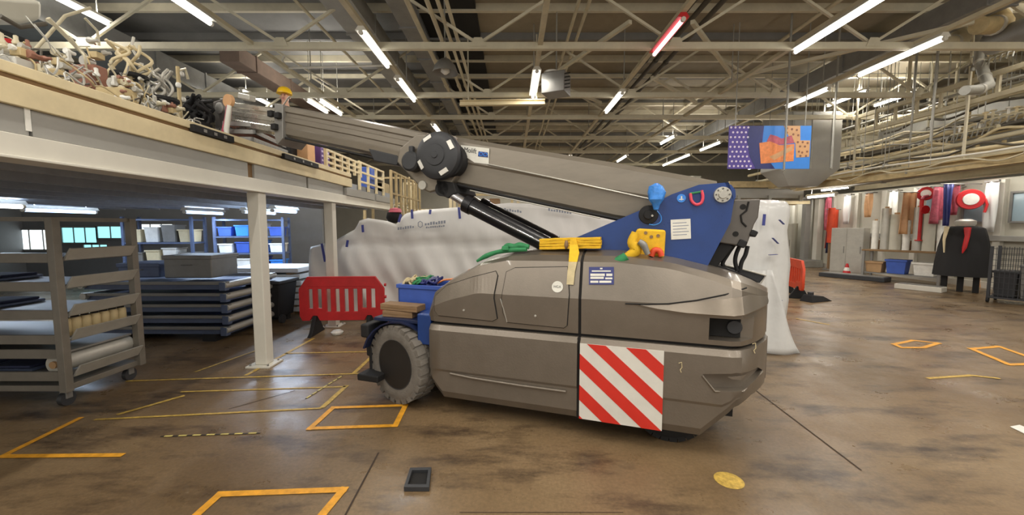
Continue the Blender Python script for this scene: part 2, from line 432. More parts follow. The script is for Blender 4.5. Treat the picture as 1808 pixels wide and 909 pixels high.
# ------------------------------------------------------------------ pipes and ducts under the roof
def pipe(pts, r, m, label, name='ceiling_pipe', cat='pipe', group='pipes under the roof', collars=0, straps=True):
    base = Vector(pts[0])
    t = thing(name, label, cat, base, 0, group)
    q = [Vector(p) - base for p in pts]
    make('pipe_run', MB().tube(q, r, 10), M[m], t, smooth=50)
    a, b = q[0], q[-1]
    for k in range(collars):
        p = a.lerp(b, (k + .5) / collars); d = (b - a).normalized() * .04
        if len(q) == 2: make('collar', MB().cyl(p - d, p + d, r * 1.3, 10), M[m], t, smooth=50)
    return t
for x, r, m, lb in ((-1.68, .045, 'pipe', 'beige roof pipe, leftmost of the four beside the dark gap'), (-1.36, .04, 'pipe', 'beige roof pipe, second from left of the four beside the dark gap'),
                    (-1.19, .035, 'pipe', 'beige roof pipe, third from left of the four beside the dark gap'), (-1.05, .035, 'pipe', 'beige roof pipe, rightmost of the four beside the dark gap')):
    pipe([(x, 4.5, 5.35), (x, 26, 5.35)], r, m, lb, collars=9)
struct('ceiling_gap_shade', MB().b2((-1.95, 3, ROOF - .12), (-.75, 30, ROOF - .01)), M['dark'])  # dark slab under the ceiling, painting in the shade of the roof gap
def duct(x, y0, y1, z, wd, h, m, label):
    t = thing('air_duct', label, 'duct', (x, y0, z), 0, 'ducts under the roof')
    make('duct_run', MB().b2((-wd / 2, 0, -h / 2), (wd / 2, y1 - y0, h / 2)), M[m], t, bevel=.01)
    k = 0.6
    while k < y1 - y0:
        make('flange', MB().b2((-wd / 2 - .025, k, -h / 2 - .025), (wd / 2 + .025, k + .04, h / 2 + .025)), M[m], t); k += 1.5
    return t
duct(-3.0, 4.6, 20, 5.75, .55, .35, 'pipe_grey', 'grey rectangular duct left of the left lamp row')
duct(-2.05, 4.6, 18, 5.85, .35, .3, 'duct', 'galvanised duct right of the left lamp row')
duct(-6.4, 9.3, 17, 5.65, .45, .35, 'rust_dull', 'reddish brown duct beam above the crane jib tip')
duct(-8.8, 4.4, 18, 5.6, 1.1, .5, 'duct', 'wide galvanised duct over the mezzanine')
duct(8.4, 5.0, 24, 5.75, .5, .4, 'duct', 'grey duct over the right aisle beside the truss ends')
for i, (x, z, r) in enumerate(((1.25, 5.95, .035), (1.45, 5.95, .035), (3.35, 5.9, .05), (3.6, 5.9, .05), (3.85, 5.85, .05), (6.1, 5.95, .04), (-3.7, 5.6, .03))):
    pipe([(x, 4.4, z), (x, 28, z)], r, 'pipe_dark' if i in (2, 3, 4) else 'pipe',
         ('thin beige roof pipe just right of the heater', 'second thin beige roof pipe right of the heater', 'dark roof pipe, left of three beside the pink lamp', 'dark roof pipe, middle of three beside the pink lamp',
          'dark roof pipe, right of three beside the pink lamp', 'beige roof pipe between the two right lamp rows', 'thin roof conduit between the two left lamp rows')[i], collars=6)
# white hooked conduit across the left roof
a = PY(503, 115, 8.4); b = PY(700, 115, 8.4)
single('conduit', MB().tube([a + Vector((0, 0, .18)), a + Vector((-.05, 0, .1)), a, a + Vector((.08, 0, -.06)), a + Vector((.3, 0, -.05)), b], .022, 8), M['white_steel'],
       'white hooked conduit hanging across the left lamp row', 'pipe', smooth=60)
# round lamp shade, heater, yellow hoist beam
c = PY(786, 122, 8.0)
t = thing('high_bay_lamp', 'grey dome lamp hanging left of the four beige pipes', 'ceiling lamp', c)
make('lamp_shade', MB().lathe([(.04, .2), (.1, .17), (.2, .06), (.25, -.08), (.24, -.08), (.18, .05), (.05, .14)], n=24), M['steel_grey'], t, smooth=40)
make('stem', MB().cyl((0, 0, .18), (0, 0, ROOF - c.z - .16), .015, 8), M['pipe_grey'], t)
make('bulb', MB().lathe([(.02, .1), (.08, .02), (.09, -.05), (.03, -.1)], n=16), M['white_pad'], t, smooth=60)
c = PY(982, 150, 8.6) 
t = thing('unit_heater', 'grey louvred unit heater hanging right of the middle tube lamp', 'heater', c)
make('casing', MB().box((0, 0, 0), (.5, .45, .42), R(-25)), M['steel_grey'], t, bevel=.02)
for k in range(5):
    make('louvre', MB().box((.06 - .0 * k, -.24, -.15 + k * .07), (.4, .05, .012), R(-25), R(30)), M['dark'], t)
make('fan_guard', MB().lathe([(.0, 0), (.16, 0), (.17, .03), (.0, .05)], (-.1, -.05, .21), 'Z', 18), M['alu'], t, smooth=40)
make('hanger', MB().cyl((0, 0, .2), (0, 0, ROOF - c.z - .16), .014, 8), M['pipe_grey'], t)
a = PY(812, 186, 9.6); b = PY(962, 184, 9.6)
t = thing('hoist_beam', 'pale yellow hoist beam hanging under the middle of the roof', 'beam', (a + b) / 2)
h = (b - a) / 2
bm = MB().bar(-h, h, .12, .02); bm.bar(-h + Vector((0, 0, .1)), h + Vector((0, 0, .1)), .12, .02); bm.bar(-h + Vector((0, 0, .05)), h + Vector((0, 0, .05)), .015, .1)
make('beam', bm, M['cream'], t)
for s in (-.8, .8):
    make('hanger', MB().bar(h * s + Vector((0, 0, .1)), h * s + Vector((0, 0, ROOF - a.z - .17)), .03, .03), M['truss'], t)

# floor joints and markings ------------------------------------------------
def strip(pts, wd, z=.003):
    mb = MB(); pts = [Vector((p.x, p.y, 0)) for p in pts]
    for i in range(len(pts) - 1):
        a, b = pts[i], pts[i + 1]; d = (b - a).normalized(); n = Vector((-d.y, d.x, 0)) * wd / 2; z += .0006
        e = d * wd / 2
        mb.add([a - e - n + Vector((0, 0, z)), b + e - n + Vector((0, 0, z)), b + e + n + Vector((0, 0, z)), a - e + n + Vector((0, 0, z))], [(0, 1, 2, 3)])
    return mb
for i, (pp, wd) in enumerate((([(610, 909), (668, 800)], .012), ([(1330, 686), (1520, 830)], .012), ([(405, 722), (520, 690)], .01), ([(1100, 905), (812, 905)], .004))):
    struct('floor_joint', strip([G(*p) for p in pp], wd, .0025), M['joint'])
def marking(pp, wd, m, label, z=.0035):
    return single('floor_marking', strip([G(*p) for p in pp], wd, z), M[m], label, 'floor marking', 'painted floor lines')
marking([(547, 757), (588, 720), (716, 716), (698, 752), (547, 757)], .05, 'yellow_paint', 'orange-yellow painted rectangle on the floor in front of the crane wheel')
marking([(330, 925), (388, 873), (606, 865), (556, 925)], .055, 'yellow_paint', 'orange-yellow painted box cut off by the bottom edge of the picture')
marking([(140, 739), (4, 806), (212, 804)], .05, 'yellow_paint', 'orange-yellow painted corner line at the left edge of the floor')
marking([(212, 731), (321, 700)], .045, 'pale_paint', 'short slanting yellow line left of the long floor lines')
marking([(170, 741), (565, 721)], .03, 'pale_paint', 'long worn yellow line leading to the painted rectangle')
marking([(225, 673), (655, 659)], .035, 'pale_paint', 'long worn yellow line past the foot of the white column')
marking([(322, 692), (608, 683)], .03, 'pale_paint', 'worn yellow line between the two longest floor lines')
marking([(571, 718), (611, 682)], .05, 'pale_paint', 'slanting yellow line joining the middle floor line to the rectangle')
marking([(347, 656), (450, 620)], .04, 'pale_paint', 'slanting yellow line left of the white column foot')
marking([(436, 662), (553, 598)], .05, 'pale_paint', 'slanting yellow line between white column and red barrier')
marking([(505, 624), (650, 621)], .035, 'pale_paint', 'yellow line in front of the red barrier')
marking([(626, 658), (656, 630)], .05, 'pale_paint', 'short yellow line beside the crane step')
marking([(1578, 608), (1612, 601), (1657, 606), (1630, 614), (1592, 614), (1578, 608)], .06, 'yellow_paint', 'small yellow painted hexagon on the floor to the right')
marking([(1715, 616), (1764, 612), (1850, 642), (1782, 644), (1715, 616)], .07, 'yellow_paint', 'yellow painted rectangle on the floor at the right edge')
marking([(1640, 668), (1715, 663), (1760, 668)], .05, 'pale_paint', 'faded yellow line on the open floor to the right')
marking([(1408, 563), (1462, 573)], .05, 'pale_paint', 'pale line on the floor beside the wrapped stack')
def dashes(p, q, n, wd, ln, label):
    a, b = G(*p), G(*q); t = thing('hazard_strip', label, 'floor marking', a, 0, 'dashed hazard strips')
    make('backing', strip([Vector((0, 0, 0)), b - a], wd * .8, .003), M['black_paint'], t)
    d = (b - a)
    for k in range(n):
        c = d * ((k + .5) / n); e = d.normalized() * ln / 2
        make('dash', strip([c - e, c + e], wd, .005), M['hazard_dash'], t)
dashes((285, 771), (458, 765), 7, .02, .045, 'dashed black and pale yellow strip on the floor at left')
dashes((540, 704), (604, 664), 7, .02, .05, 'dashed strip on the floor left of the crane wheel')
# stain patch, paper and the small drain box
single('floor_patch', MB().lathe([(.001, .001), (.09, .0012), (.095, .002), (.06, .003), (.001, .003)], G(1287, 848), 'Z', 22), M['pale_paint'], 'round tan mark on the floor below the crane nose', 'floor marking')
p = [G(1783, 754), G(1800, 751), G(1830, 763), G(1812, 768)]
single('paper_scrap', MB().prism([q + Vector((0, 0, .003)) for q in p], (0, 0, .004)), M['white_pad'], 'white scrap of paper on the floor at the right edge', 'paper')
q = [G(713, 868), G(724, 833), G(762, 832), G(758, 868)]
c = sum(q, Vector()) / 4
t = thing('floor_tray', 'small black metal tray lying on the floor at the bottom of the picture', 'tray', c)
lp = [v - c for v in q]; ins = [v * .72 for v in lp]
H = Vector((0, 0, .035))
bm = MB()
bm.add(lp + [v + H for v in lp] + [v + H for v in ins] + [v + Vector((0, 0, .008)) for v in ins],
       [(i, (i + 1) % 4, 4 + (i + 1) % 4, 4 + i) for i in range(4)] + [(4 + i, 4 + (i + 1) % 4, 8 + (i + 1) % 4, 8 + i) for i in range(4)] + [(8 + i, 8 + (i + 1) % 4, 12 + (i + 1) % 4, 12 + i) for i in range(4)] + [(12, 13, 14, 15), (3, 2, 1, 0)])
make('rim', bm, M['drum'], t, bevel=.004)
make('base', MB().prism([v * .7 + Vector((0, 0, .009)) for v in lp], (0, 0, .003)), M['dark'], t)

# ------------------------------------------------------------------ the crane
CA = -R(18.5)
CO = G(1020, 740, .15); CO.z = 0
CU = Vector((math.cos(CA), math.sin(CA), 0)); CV = Vector((-math.sin(CA), math.cos(CA), 0))
def C(px, py, v):                      # point of the crane's plane v = const under a picture point, in crane coordinates
    d = ray(px, py); o = Vector((0, 0, CAMZ)) - CO
    t = (v - o.dot(CV)) / d.dot(CV)
    p = o + d * t
    return Vector((p.dot(CU), v, p.z))
crane = thing('mobile_crane', 'gunmetal-grey compact pick and carry crane with blue turret and long raised boom', 'crane', CO, CA)
HW = .65                               # half width
def interp(x, tab):
    if x <= tab[0][0]: return tab[0][1]
    for (a, fa), (b, fb) in zip(tab, tab[1:]):
        if x <= b: return fa + (fb - fa) * (x - a) / (b - a)
    return tab[-1][1]
def v0(u): return interp(u, [(-1.42, .03), (-1.36, 0), (1.12, 0), (1.19, .03), (1.25, .10), (1.33, .22), (1.40, .36), (1.45, .48), (1.48, .60)])
def zt(u): return interp(u, [(-1.42, 1.0), (-1.37, 1.16), (-1.2, 1.29), (-.93, 1.44), (-.66, 1.52), (-.35, 1.555), (.3, 1.555), (.7, 1.51), (1.0, 1.44), (1.2, 1.38), (1.35, 1.315), (1.48, 1.24)])
def zsh(u): return interp(u, [(-1.42, .98), (-1.37, 1.13), (-1.2, 1.255), (-.93, 1.395), (-.66, 1.45), (-.35, 1.455), (.3, 1.46), (.7, 1.42), (1.0, 1.34), (1.2, 1.27), (1.35, 1.22), (1.48, 1.16)])
def zcr(u): return min(1.16, .86 + (zsh(u) - .86) * .55)
def side_pts(u):                       # near half of the hood section, from seam to centre line
    a = v0(u); k = (HW - a) / HW; s = zsh(u); f = min(1, (s - .86) / .5)
    return [(a + .045 * k, .865), (a + .03 * k, zcr(u)), (a + (.03 + .085 * f) * k, s), (a + (.05 + .13 * f) * k, s + (zt(u) - s) * .5), (a + .33 * k, s + (zt(u) - s) * .9), (HW, zt(u))]
def hood_v(u, z):
    p = side_pts(u)[:3]
    return interp(z, [(q[1], q[0]) for q in p])
def CS(px, py):                        # picture point on the hood's near side
    v = .05
    for _ in range(6):
        p = C(px, py, v); v = hood_v(p.x, p.z)
    return Vector((p.x, v, p.z))
def hood_ring(u):
    h = side_pts(u)
    return [Vector((u, v, z)) for v, z in h] + [Vector((u, 2 * HW - v, z)) for v, z in reversed(h[:-1])]
def stations(a, b, n, extra=()):
    return sorted(set([round(a + (b - a) * i / n, 4) for i in range(n + 1)] + [e for e in extra if a <= e <= b]))
def hood(name, a, b, n, ex=()):
    mb = MB().loft([hood_ring(u) for u in stations(a, b, n, ex)])
    return make(name, mb, M['body'], crane, smooth=9)
hood('cab_cover', -1.42, -.012, 14, (-1.37, -1.2, -.93, -.66, -.35))
front = hood('front_hood', .012, 1.485, 16, (1.12, 1.19, 1.25, 1.33, 1.40, 1.45, 1.48))
# headlight recess cut into the nose
def boolean_cut(o, mb):
    cutter = make('cutter', mb, M['dark'], o.parent)
    md = o.modifiers.new('cut', 'BOOLEAN'); md.object = cutter; md.solver = 'EXACT'; md.operation = 'DIFFERENCE'
    bpy.context.view_layer.update()
    me = bpy.data.meshes.new_from_object(o.evaluated_get(bpy.context.evaluated_depsgraph_get()))
    o.modifiers.clear(); o.data = me
    bpy.data.objects.remove(cutter)
hl = [CS(1253, 561), CS(1316, 556), CS(1320, 598), CS(1255, 600)]
u0, u1 = hl[0].x, 1.30; z0, z1 = hl[3].z, hl[0].z
boolean_cut(front, MB().b2((u0, -.1, z0), (u1, .19, z1)))
make('headlight_recess', MB().b2((u0 + .005, .16, z0 + .005), (u1 - .1, .185, z1 - .005)), M['dark'], crane)
make('headlight', MB().lathe([(.0, .145), (.05, .145), (.056, .155), (.056, .185)], (u0 + .19, 0, (z0 + z1) / 2), 'Y', 18), M['drum'], crane, smooth=40)
# skirt panels
def zbot(u): return interp(u, [(-1.40, .30), (-1.27, .15), (.93, .15), (1.16, .40), (1.3, .46), (1.48, .48)])
def skirt_ring(u):
    a = v0(u) * .93 - .005; k = (HW - a) / HW; zb = zbot(u); zm = max(.42, zb + .1)
    h = [(a + .05 * k, zb), (a + .012 * k, zb + .07), (a + .012 * k, zm - .012), (a, zm + .012), (a, .795), (a + .03 * k, .84)]
    return [Vector((u, v, z)) for v, z in h] + [Vector((u, 2 * HW - v, z)) for v, z in reversed(h)]
def skirt(name, a, b, n, ex=()):
    return make(name, MB().loft([skirt_ring(u) for u in stations(a, b, n, ex)]), M['body_low'], crane, smooth=25)
skirt('side_skirt', -1.40, -.012, 10, (-1.36, -1.27))
nose = skirt('nose_skirt', .012, 1.485, 14, (.93, 1.12, 1.16, 1.19, 1.25, 1.3, 1.33, 1.40, 1.45, 1.48))
make('inner_frame', MB().loft([[Vector((u, v0(u) + .06 + (0 if s == 0 else 0), .8)), Vector((u, v0(u) + .07, .9)), Vector((u, 2 * HW - v0(u) - .07, .9)), Vector((u, 2 * HW - v0(u) - .06, .8))] for s, u in enumerate((-1.38, 0, 1.1, 1.3, 1.42))]), M['dark'], crane)
# brow and chin creases of the nose
def nose_path(z, off, us): return [Vector((u, v0(u) - off, z)) for u in us]
bu = [.42, .6, .8, 1.0, 1.12, 1.19, 1.25, 1.33, 1.40, 1.45, 1.48]
def brow_ring(u, i):
    a = hood_v(u, 1.09) ; g = min(1.0, i / 2.5)
    zl = interp(u, [(.42, 1.135), (.7, 1.095), (1.15, 1.095), (1.3, 1.12), (1.48, 1.13)]); zu = interp(u, [(.42, 1.145), (.69, 1.16), (.9, 1.19), (1.12, 1.225), (1.25, 1.24), (1.48, 1.18)])
    vl, vu = hood_v(u, zl), hood_v(u, zu)
    return [Vector((u, vl + .01, zl - .004)), Vector((u, vl - .04 * g, zl)), Vector((u, vl - .046 * g, zl + .01)), Vector((u, vu - .004 * g, zu - .003)), Vector((u, vu + .012, zu))]
make('brow_ridge', MB().loft([brow_ring(u, i) for i, u in enumerate(bu)]), M['body'], crane, smooth=18)
gl = []
for px, py in ((1104, 540), (1140, 541), (1180, 540), (1230, 534), (1280, 524), (1318, 512)):
    p = CS(px, py - 4); gl.append(Vector((p.x, p.y - .003, p.z)))
make('hood_shut_line', MB().tube(gl, .006, 6), M['dark'], crane)
def on_skirt(px, py):
    v = 0.0
    for _ in range(8):
        p = C(px, py, v); v = v0(p.x) * .93 - .005
    return Vector((p.x, v, p.z))
ch = [on_skirt(*q) for q in ((1240, 662), (1262, 690), (1312, 690), (1346, 655), (1338, 650), (1300, 660))]
cm = MB(); n_ = len(ch)
cm.add([p + Vector((.02, -.08, 0)) for p in ch] + [p + Vector((-.01, .045, .012)) for p in ch], [tuple(range(n_ - 1, -1, -1)), tuple(range(n_, 2 * n_))] + [(i, (i + 1) % n_, n_ + (i + 1) % n_, n_ + i) for i in range(n_)])
boolean_cut(nose, cm)
make('chin_lip', MB().tube([p + Vector((0, -.002, -.004)) for p in ch[:4]], .009, 8), M['body'], crane, smooth=50)
# creases of the lower side skirt
make('skirt_ridge', MB().tube([Vector((-1.18, -.001, .40)), Vector((-.95, -.004, .385)), Vector((-.5, -.004, .375)), Vector((-.1, -.004, .375))], .012, 8), M['body_low'], crane, smooth=60)
# access panels
def access_panel(pts, knob):
    q = [CS(*p) for p in pts]
    out = []
    for i, p in enumerate(q):               # add the points where an edge crosses the crease
        r = q[(i + 1) % len(q)]; out.append(p)
        zc = zcr((p.x + r.x) / 2)
        if (p.z - zc) * (r.z - zc) < 0:
            k = (zc - p.z) / (r.z - p.z); m = p.lerp(r, k); m.y = hood_v(m.x, m.z); out.append(m)
    fine = []
    for i, p in enumerate(out):
        r = out[(i + 1) % len(out)]; fine += [p.lerp(r, k / 8) for k in range(8)]
    def to_t(u, z): return (z - .865) / (zcr(u) - .865) if z < zcr(u) else 1 + (z - zcr(u)) / (zsh(u) - zcr(u))
    def to_z(u, t): return .865 + t * (zcr(u) - .865) if t < 1 else zcr(u) + (t - 1) * (zsh(u) - zcr(u))
    bm = bmesh.new(); bm.faces.new([bm.verts.new((p.x, 0, to_t(p.x, p.z))) for p in fine])
    for k in range(40): bmesh.ops.bisect_plane(bm, geom=bm.verts[:] + bm.edges[:] + bm.faces[:], plane_co=(-1.40 + k * .035, 0, 0), plane_no=(1, 0, 0))
    bmesh.ops.bisect_plane(bm, geom=bm.verts[:] + bm.edges[:] + bm.faces[:], plane_co=(0, 0, 1), plane_no=(0, 0, 1))
    for v in bm.verts: v.co.z = to_z(v.co.x, v.co.z)
    bm.verts.index_update(); mb = MB(); mb.v = [Vector((v.co.x, hood_v(v.co.x, v.co.z) - .009, v.co.z)) for v in bm.verts]; mb.f = [tuple(v.index for v in f.verts) for f in bm.faces]; bm.free()
    pn = make('access_panel', mb, M['body'], crane, solid=.008)
    make('gasket', MB().tube([p + Vector((0, -.004, 0)) for p in out], .007, 6, closed=True), M['dark'], pn)
    k = CS(*knob)
    make('latch', MB().lathe([(.0, -.02), (.009, -.018), (.011, -.006)], (k.x, k.y - .004, k.z), 'Y', 12), M['alu'], pn, smooth=50)
    return pn
access_panel([(770, 522), (790, 504), (836, 489), (876, 479), (879, 486), (872, 526), (878, 562), (870, 566), (775, 556), (769, 548)], (820, 547))
access_panel([(895, 480), (910, 473), (1002, 471), (1005, 520), (1001, 574), (996, 578), (896, 568), (889, 552), (887, 526)], (946, 557))
pk = [CS(884, 527), CS(890, 545), CS(896, 568)]
make('chrome_trim', MB().tube([p + Vector((0, -.008, 0)) for p in pk], .006, 6), M['alu'], crane)
# dark vertical seam between the cab cover and the front hood
make('seam_gasket', MB().loft([[Vector((u, v, z)) for v, z in ([(q[0] + .012, q[1] - .004) for q in side_pts(0)] + [(2 * HW - q[0] - .012, q[1] - .004) for q in reversed(side_pts(0)[:-1])])] for u in (-.013, .013)]), M['dark'], crane)
make('seam_gasket', MB().b2((-.013, .01, .16), (.013, 1.29, .835)), M['dark'], crane)
# striped panel
PU0, PU1, PZ0, PZ1 = .012, .655, .165, .80
pan = make('striped_panel', MB().b2((PU0, -.012, PZ0), (PU1, -.005, PZ1)), M['white_ref'], crane)
def clip(poly, n, c):
    out = []
    for i, p in enumerate(poly):
        q = poly[(i + 1) % len(poly)]; a = n[0] * p[0] + n[1] * p[1] - c; b = n[0] * q[0] + n[1] * q[1] - c
        if a >= 0: out.append(p)
        if a * b < 0: out.append((p[0] + (q[0] - p[0]) * a / (a - b), p[1] + (q[1] - p[1]) * a / (a - b)))
    return out
PH = PZ1 - PZ0; PW = PU1 - PU0
for k in range(-3, 3):
    t0 = .085 + .262 * k; t1 = t0 + .128
    poly = [(0, 0), (PW, 0), (PW, PH), (0, PH)]
    poly = clip(poly, (-.86, 1), t0); poly = clip(poly, (.86, -1), -t1) if poly else poly
    if len(poly) > 2:
        make('red_stripe', MB().prism([(PU0 + a, -.0125, PZ1 - b) for a, b in poly], (0, -.0015, 0)), M['red'], pan)
# stickers
def sticker(px0, py0, px1, py1, m, off=.006):
    q = [CS(px0, py0), CS(px1, py0), CS(px1, py1), CS(px0, py1)]
    ps = [p + Vector((0, -off, 0)) for p in q]
    return make('notice_sticker', MB().prism(ps, (0, -.002, 0)), M[m], crane), ps
st, sq = sticker(1040, 471, 1084, 502, 'navy')
def on_sticker(sq, a, b): return sq[0].lerp(sq[1], a).lerp(sq[3].lerp(sq[2], a), b)
for (a0, a1, b0, b1) in ((.06, .64, .38, .52), (.7, .94, .38, .52), (.06, .6, .56, .68), (.66, .94, .6, .7), (.06, .38, .78, .9), (.42, .9, .78, .9), (.12, .88, .2, .27), (.45, .55, .05, .13)):
    make('white_print', MB().prism([on_sticker(sq, a, b) + Vector((0, -.0022, 0)) for a, b in ((a0, b0), (a1, b0), (a1, b1), (a0, b1))], (0, -.0008, 0)), M['sticker'], st)
p = CS(985, 506)
rs = make('round_sticker', MB().lathe([(0, -.008), (.047, -.008), (.048, -.006), (.048, -.003)], (0, 0, 0), 'Y', 28), M['sticker'], crane)
rs.location = (p.x, p.y - .014, p.z); rs.rotation_euler = (R(-13), 0, 0)
text('print', 'HGA', .03, M['drum'], rs, (0, -.0085, 0), (R(90), 0, 0), .0005)
for (px, py, a) in ((1201, 648, 0), (1331, 614, 0)):
    p = on_skirt(px, py)
    make('scuff_decal', MB().tube([p + Vector((dx, -.003, dz)) for dx, dz in ((-.012, .03), (.008, .04), (.012, .0), (0, -.02), (.008, -.04))], .0035, 5), M['webbing_pale'], crane)
# chassis, axles, bumper
make('chassis', MB().b2((-1.9, .3, .22), (1.2, 1.0, .5)).b2((-1.42, .2, .5), (-1.38, 1.1, .95)), M['matt_black'], crane)
make('blue_chassis_nose', MB().b2((-2.05, .42, .5), (-1.40, .88, .78)).b2((-1.56, .06, .62), (-1.41, 1.24, .92)), M['blue'], crane, bevel=.015)
def fender(vc):
    c = Vector((-1.79, vc, .39)); rings = []
    for i in range(11):
        a = R(8 + 155 * i / 10); o = Vector((math.cos(a), 0, math.sin(a)))
        rings.append([c + o * rr + Vector((0, v, 0)) for rr, v in ((.415, -.17), (.43, -.175), (.43, .17), (.415, .17))])
    return make('fender', MB().loft(rings), M['blue_dark'], crane, smooth=35)
fender(.24); fender(1.06)
make('fender_front', MB().b2((-2.24, .08, .62), (-2.14, .42, .76)), M['matt_black'], crane, bevel=.02)
make('front_bumper', MB().b2((-2.24, .16, .40), (-2.16, 1.14, .66)).b2((-2.2, .4, .45), (-2.0, .9, .6)), M['matt_black'], crane, bevel=.02)
make('step', MB().b2((-2.23, .0, .20), (-1.98, .2, .27)).b2((-2.2, .15, .2), (-2.16, .22, .5)), M['matt_black'], crane, bevel=.015)
def wheel(u, v, r, wd, steer, mt='tyre'):
    w_ = thing('wheel', '', '', (0, 0, 0)); del w_['label']; del w_['category']
    w_.parent = crane; w_.location = (u, v, r); w_.rotation_euler = (0, 0, steer)
    h = wd / 2
    make('tyre', MB().lathe([(r * .62, -h * .9), (r * .70, -h), (r * .86, -h * 1.02), (r * .95, -h * .9), (r * .965, -h * .5), (r * .965, h * .5), (r * .95, h * .9), (r * .86, h), (r * .62, h * .9)], n=44, axis='Y'), M[mt], w_, smooth=35)
    lug = MB()
    for k in range(26):
        a = 2 * math.pi * k / 26
        for s in (-1, 1):
            aa = a + (.12 if s > 0 else 0); d = Vector((math.cos(aa), 0, math.sin(aa))); tn = Vector((-math.sin(aa), 0, math.cos(aa)))
            c0 = d * r * .955
            y0, y1 = s * h * .12, s * h * 1.0
            q = [c0 + tn * x + Vector((0, y, 0)) + d * e for e in (-.03, r * .045) for x, y in ((-.022, y0), (.022, y0), (.03, y1), (-.03, y1))]
            lug.add(q, [(0, 1, 2, 3), (7, 6, 5, 4), (0, 4, 5, 1), (1, 5, 6, 2), (2, 6, 7, 3), (3, 7, 4, 0)])
    make('tread', lug, M[mt], w_)
    make('rim', MB().lathe([(r * .62, -h * .95), (r * .6, -h * .8), (r * .52, -h * .35), (r * .3, -h * .3), (r * .28, -h * .55), (r * .16, -h * .6), (r * .14, -h * .75), (.001, -h * .75), (.001, h * .5), (r * .6, h * .8)], n=36, axis='Y'), M['rim'], w_, smooth=30)
    make('hub', MB().lathe([(.001, -h * .92), (r * .1, -h * .92), (r * .13, -h * .86), (r * .13, -h * .7)], n=24, axis='Y'), M['drum'], w_, smooth=35)
    make('rim_lip', MB().lathe([(r * .555, -h * .78), (r * .6, -h * .93), (r * .635, -h * .97), (r * .62, -h * .8)], n=36, axis='Y'), M['drum'], w_, smooth=35)
    for k in range(8):
        a = 2 * math.pi * k / 8
        make('wheel_nut', MB().cyl((math.cos(a) * r * .22, -h * .68, math.sin(a) * r * .22), (math.cos(a) * r * .22, -h * .5, math.sin(a) * r * .22), r * .03, 6), M['rim'], w_)
    return w_
wheel(-1.79, .16, .39, .22, R(-17)); wheel(-1.79, 1.12, .39, .22, R(-17))
wheel(.72, .26, .29, .2, 0, 'matt_black'); wheel(.72, 1.04, .29, .2, 0, 'matt_black')
make('axle', MB().cyl((-1.79, .25, .39), (-1.79, 1.05, .39), .07, 12).cyl((.72, .3, .29), (.72, 1.0, .29), .06, 12), M['matt_black'], crane)

# turret plates
pl = [(985, 433), (1140, 367), (1186, 343), (1234, 326), (1284, 322)]
TV = .40
prof = [C(x, y, TV - .02) for x, y in pl]
pc = C(1275, 344, TV - .02)
rr = .10
for a in (80, 50, 20, -10, -30): prof.append(Vector((pc.x + math.cos(R(a)) * rr, TV - .02, pc.z + math.sin(R(a)) * rr)))
prof += [C(1290, 392, TV - .02), C(1243, 470, TV - .02)]
prof[-1].z -= .06
prof += [Vector((prof[-1].x, TV - .02, 1.34)), Vector((prof[0].x, TV - .02, 1.4))]
tp = make('turret_plate', MB().prism(prof, (0, .04, 0)), M['blue'], crane, bevel=.006)
make('turret_plate', MB().prism([p + Vector((0, .50, 0)) for p in prof], (0, .04, 0)), M['blue'], crane, bevel=.006)
pin = make('pivot_pin', MB().lathe([(0, -.05), (.03, -.05), (.034, -.035), (.062, -.032), (.066, 0)], (pc.x, TV - .02, pc.z), 'Y', 24).cyl((pc.x, TV, pc.z), (pc.x, TV + .5, pc.z), .045, 16), M['silver'], crane, smooth=35)
for k in range(8):
    a = 2 * math.pi * k / 8
    make('bolt', MB().cyl((pc.x + .048 * math.cos(a), TV - .06, pc.z + .048 * math.sin(a)), (pc.x + .048 * math.cos(a), TV - .05, pc.z + .048 * math.sin(a)), .007, 6), M['bracket'], pin)
ps = [C(x, y, TV - .022) for x, y in ((1184, 388), (1219, 386), (1220, 421), (1185, 423))]
pt = make('data_plate', MB().prism(ps, (0, -.004, 0)), M['sticker'], crane)
for k in range(5):
    b = .16 + .15 * k
    make('plate_print', MB().prism([on_sticker(ps, a, bb) + Vector((0, -.0045, 0)) for a, bb in ((.1, b), (.9 if k % 2 else .8, b), (.9 if k % 2 else .8, b + .035), (.1, b + .035))], (0, -.0006, 0)), M['grey_print'], pt)
p = C(1203, 350, TV - .022)
rb = make('round_sticker', MB().lathe([(0, -.004), (.034, -.004), (.035, 0)], p, 'Y', 24), M['sky_blue'], crane)
make('pictogram', MB().b2((p.x - .018, p.y - .0055, p.z - .012), (p.x + .018, p.y - .004, p.z - .006)).b2((p.x - .004, p.y - .0055, p.z - .016), (p.x + .006, p.y - .004, p.z + .018)), M['sticker'], rb)
p = C(1145, 379, TV - .022)
bs = make('slew_socket', MB().lathe([(0, -.05), (.035, -.05), (.042, -.035), (.075, -.03), (.08, 0)], p, 'Y', 24), M['matt_black'], crane, smooth=40)
make('bolt', MB().lathe([(0, -.06), (.009, -.06), (.01, -.05)], (p.x + .03, p.y, p.z - .01), 'Y', 10), M['alu'], bs)

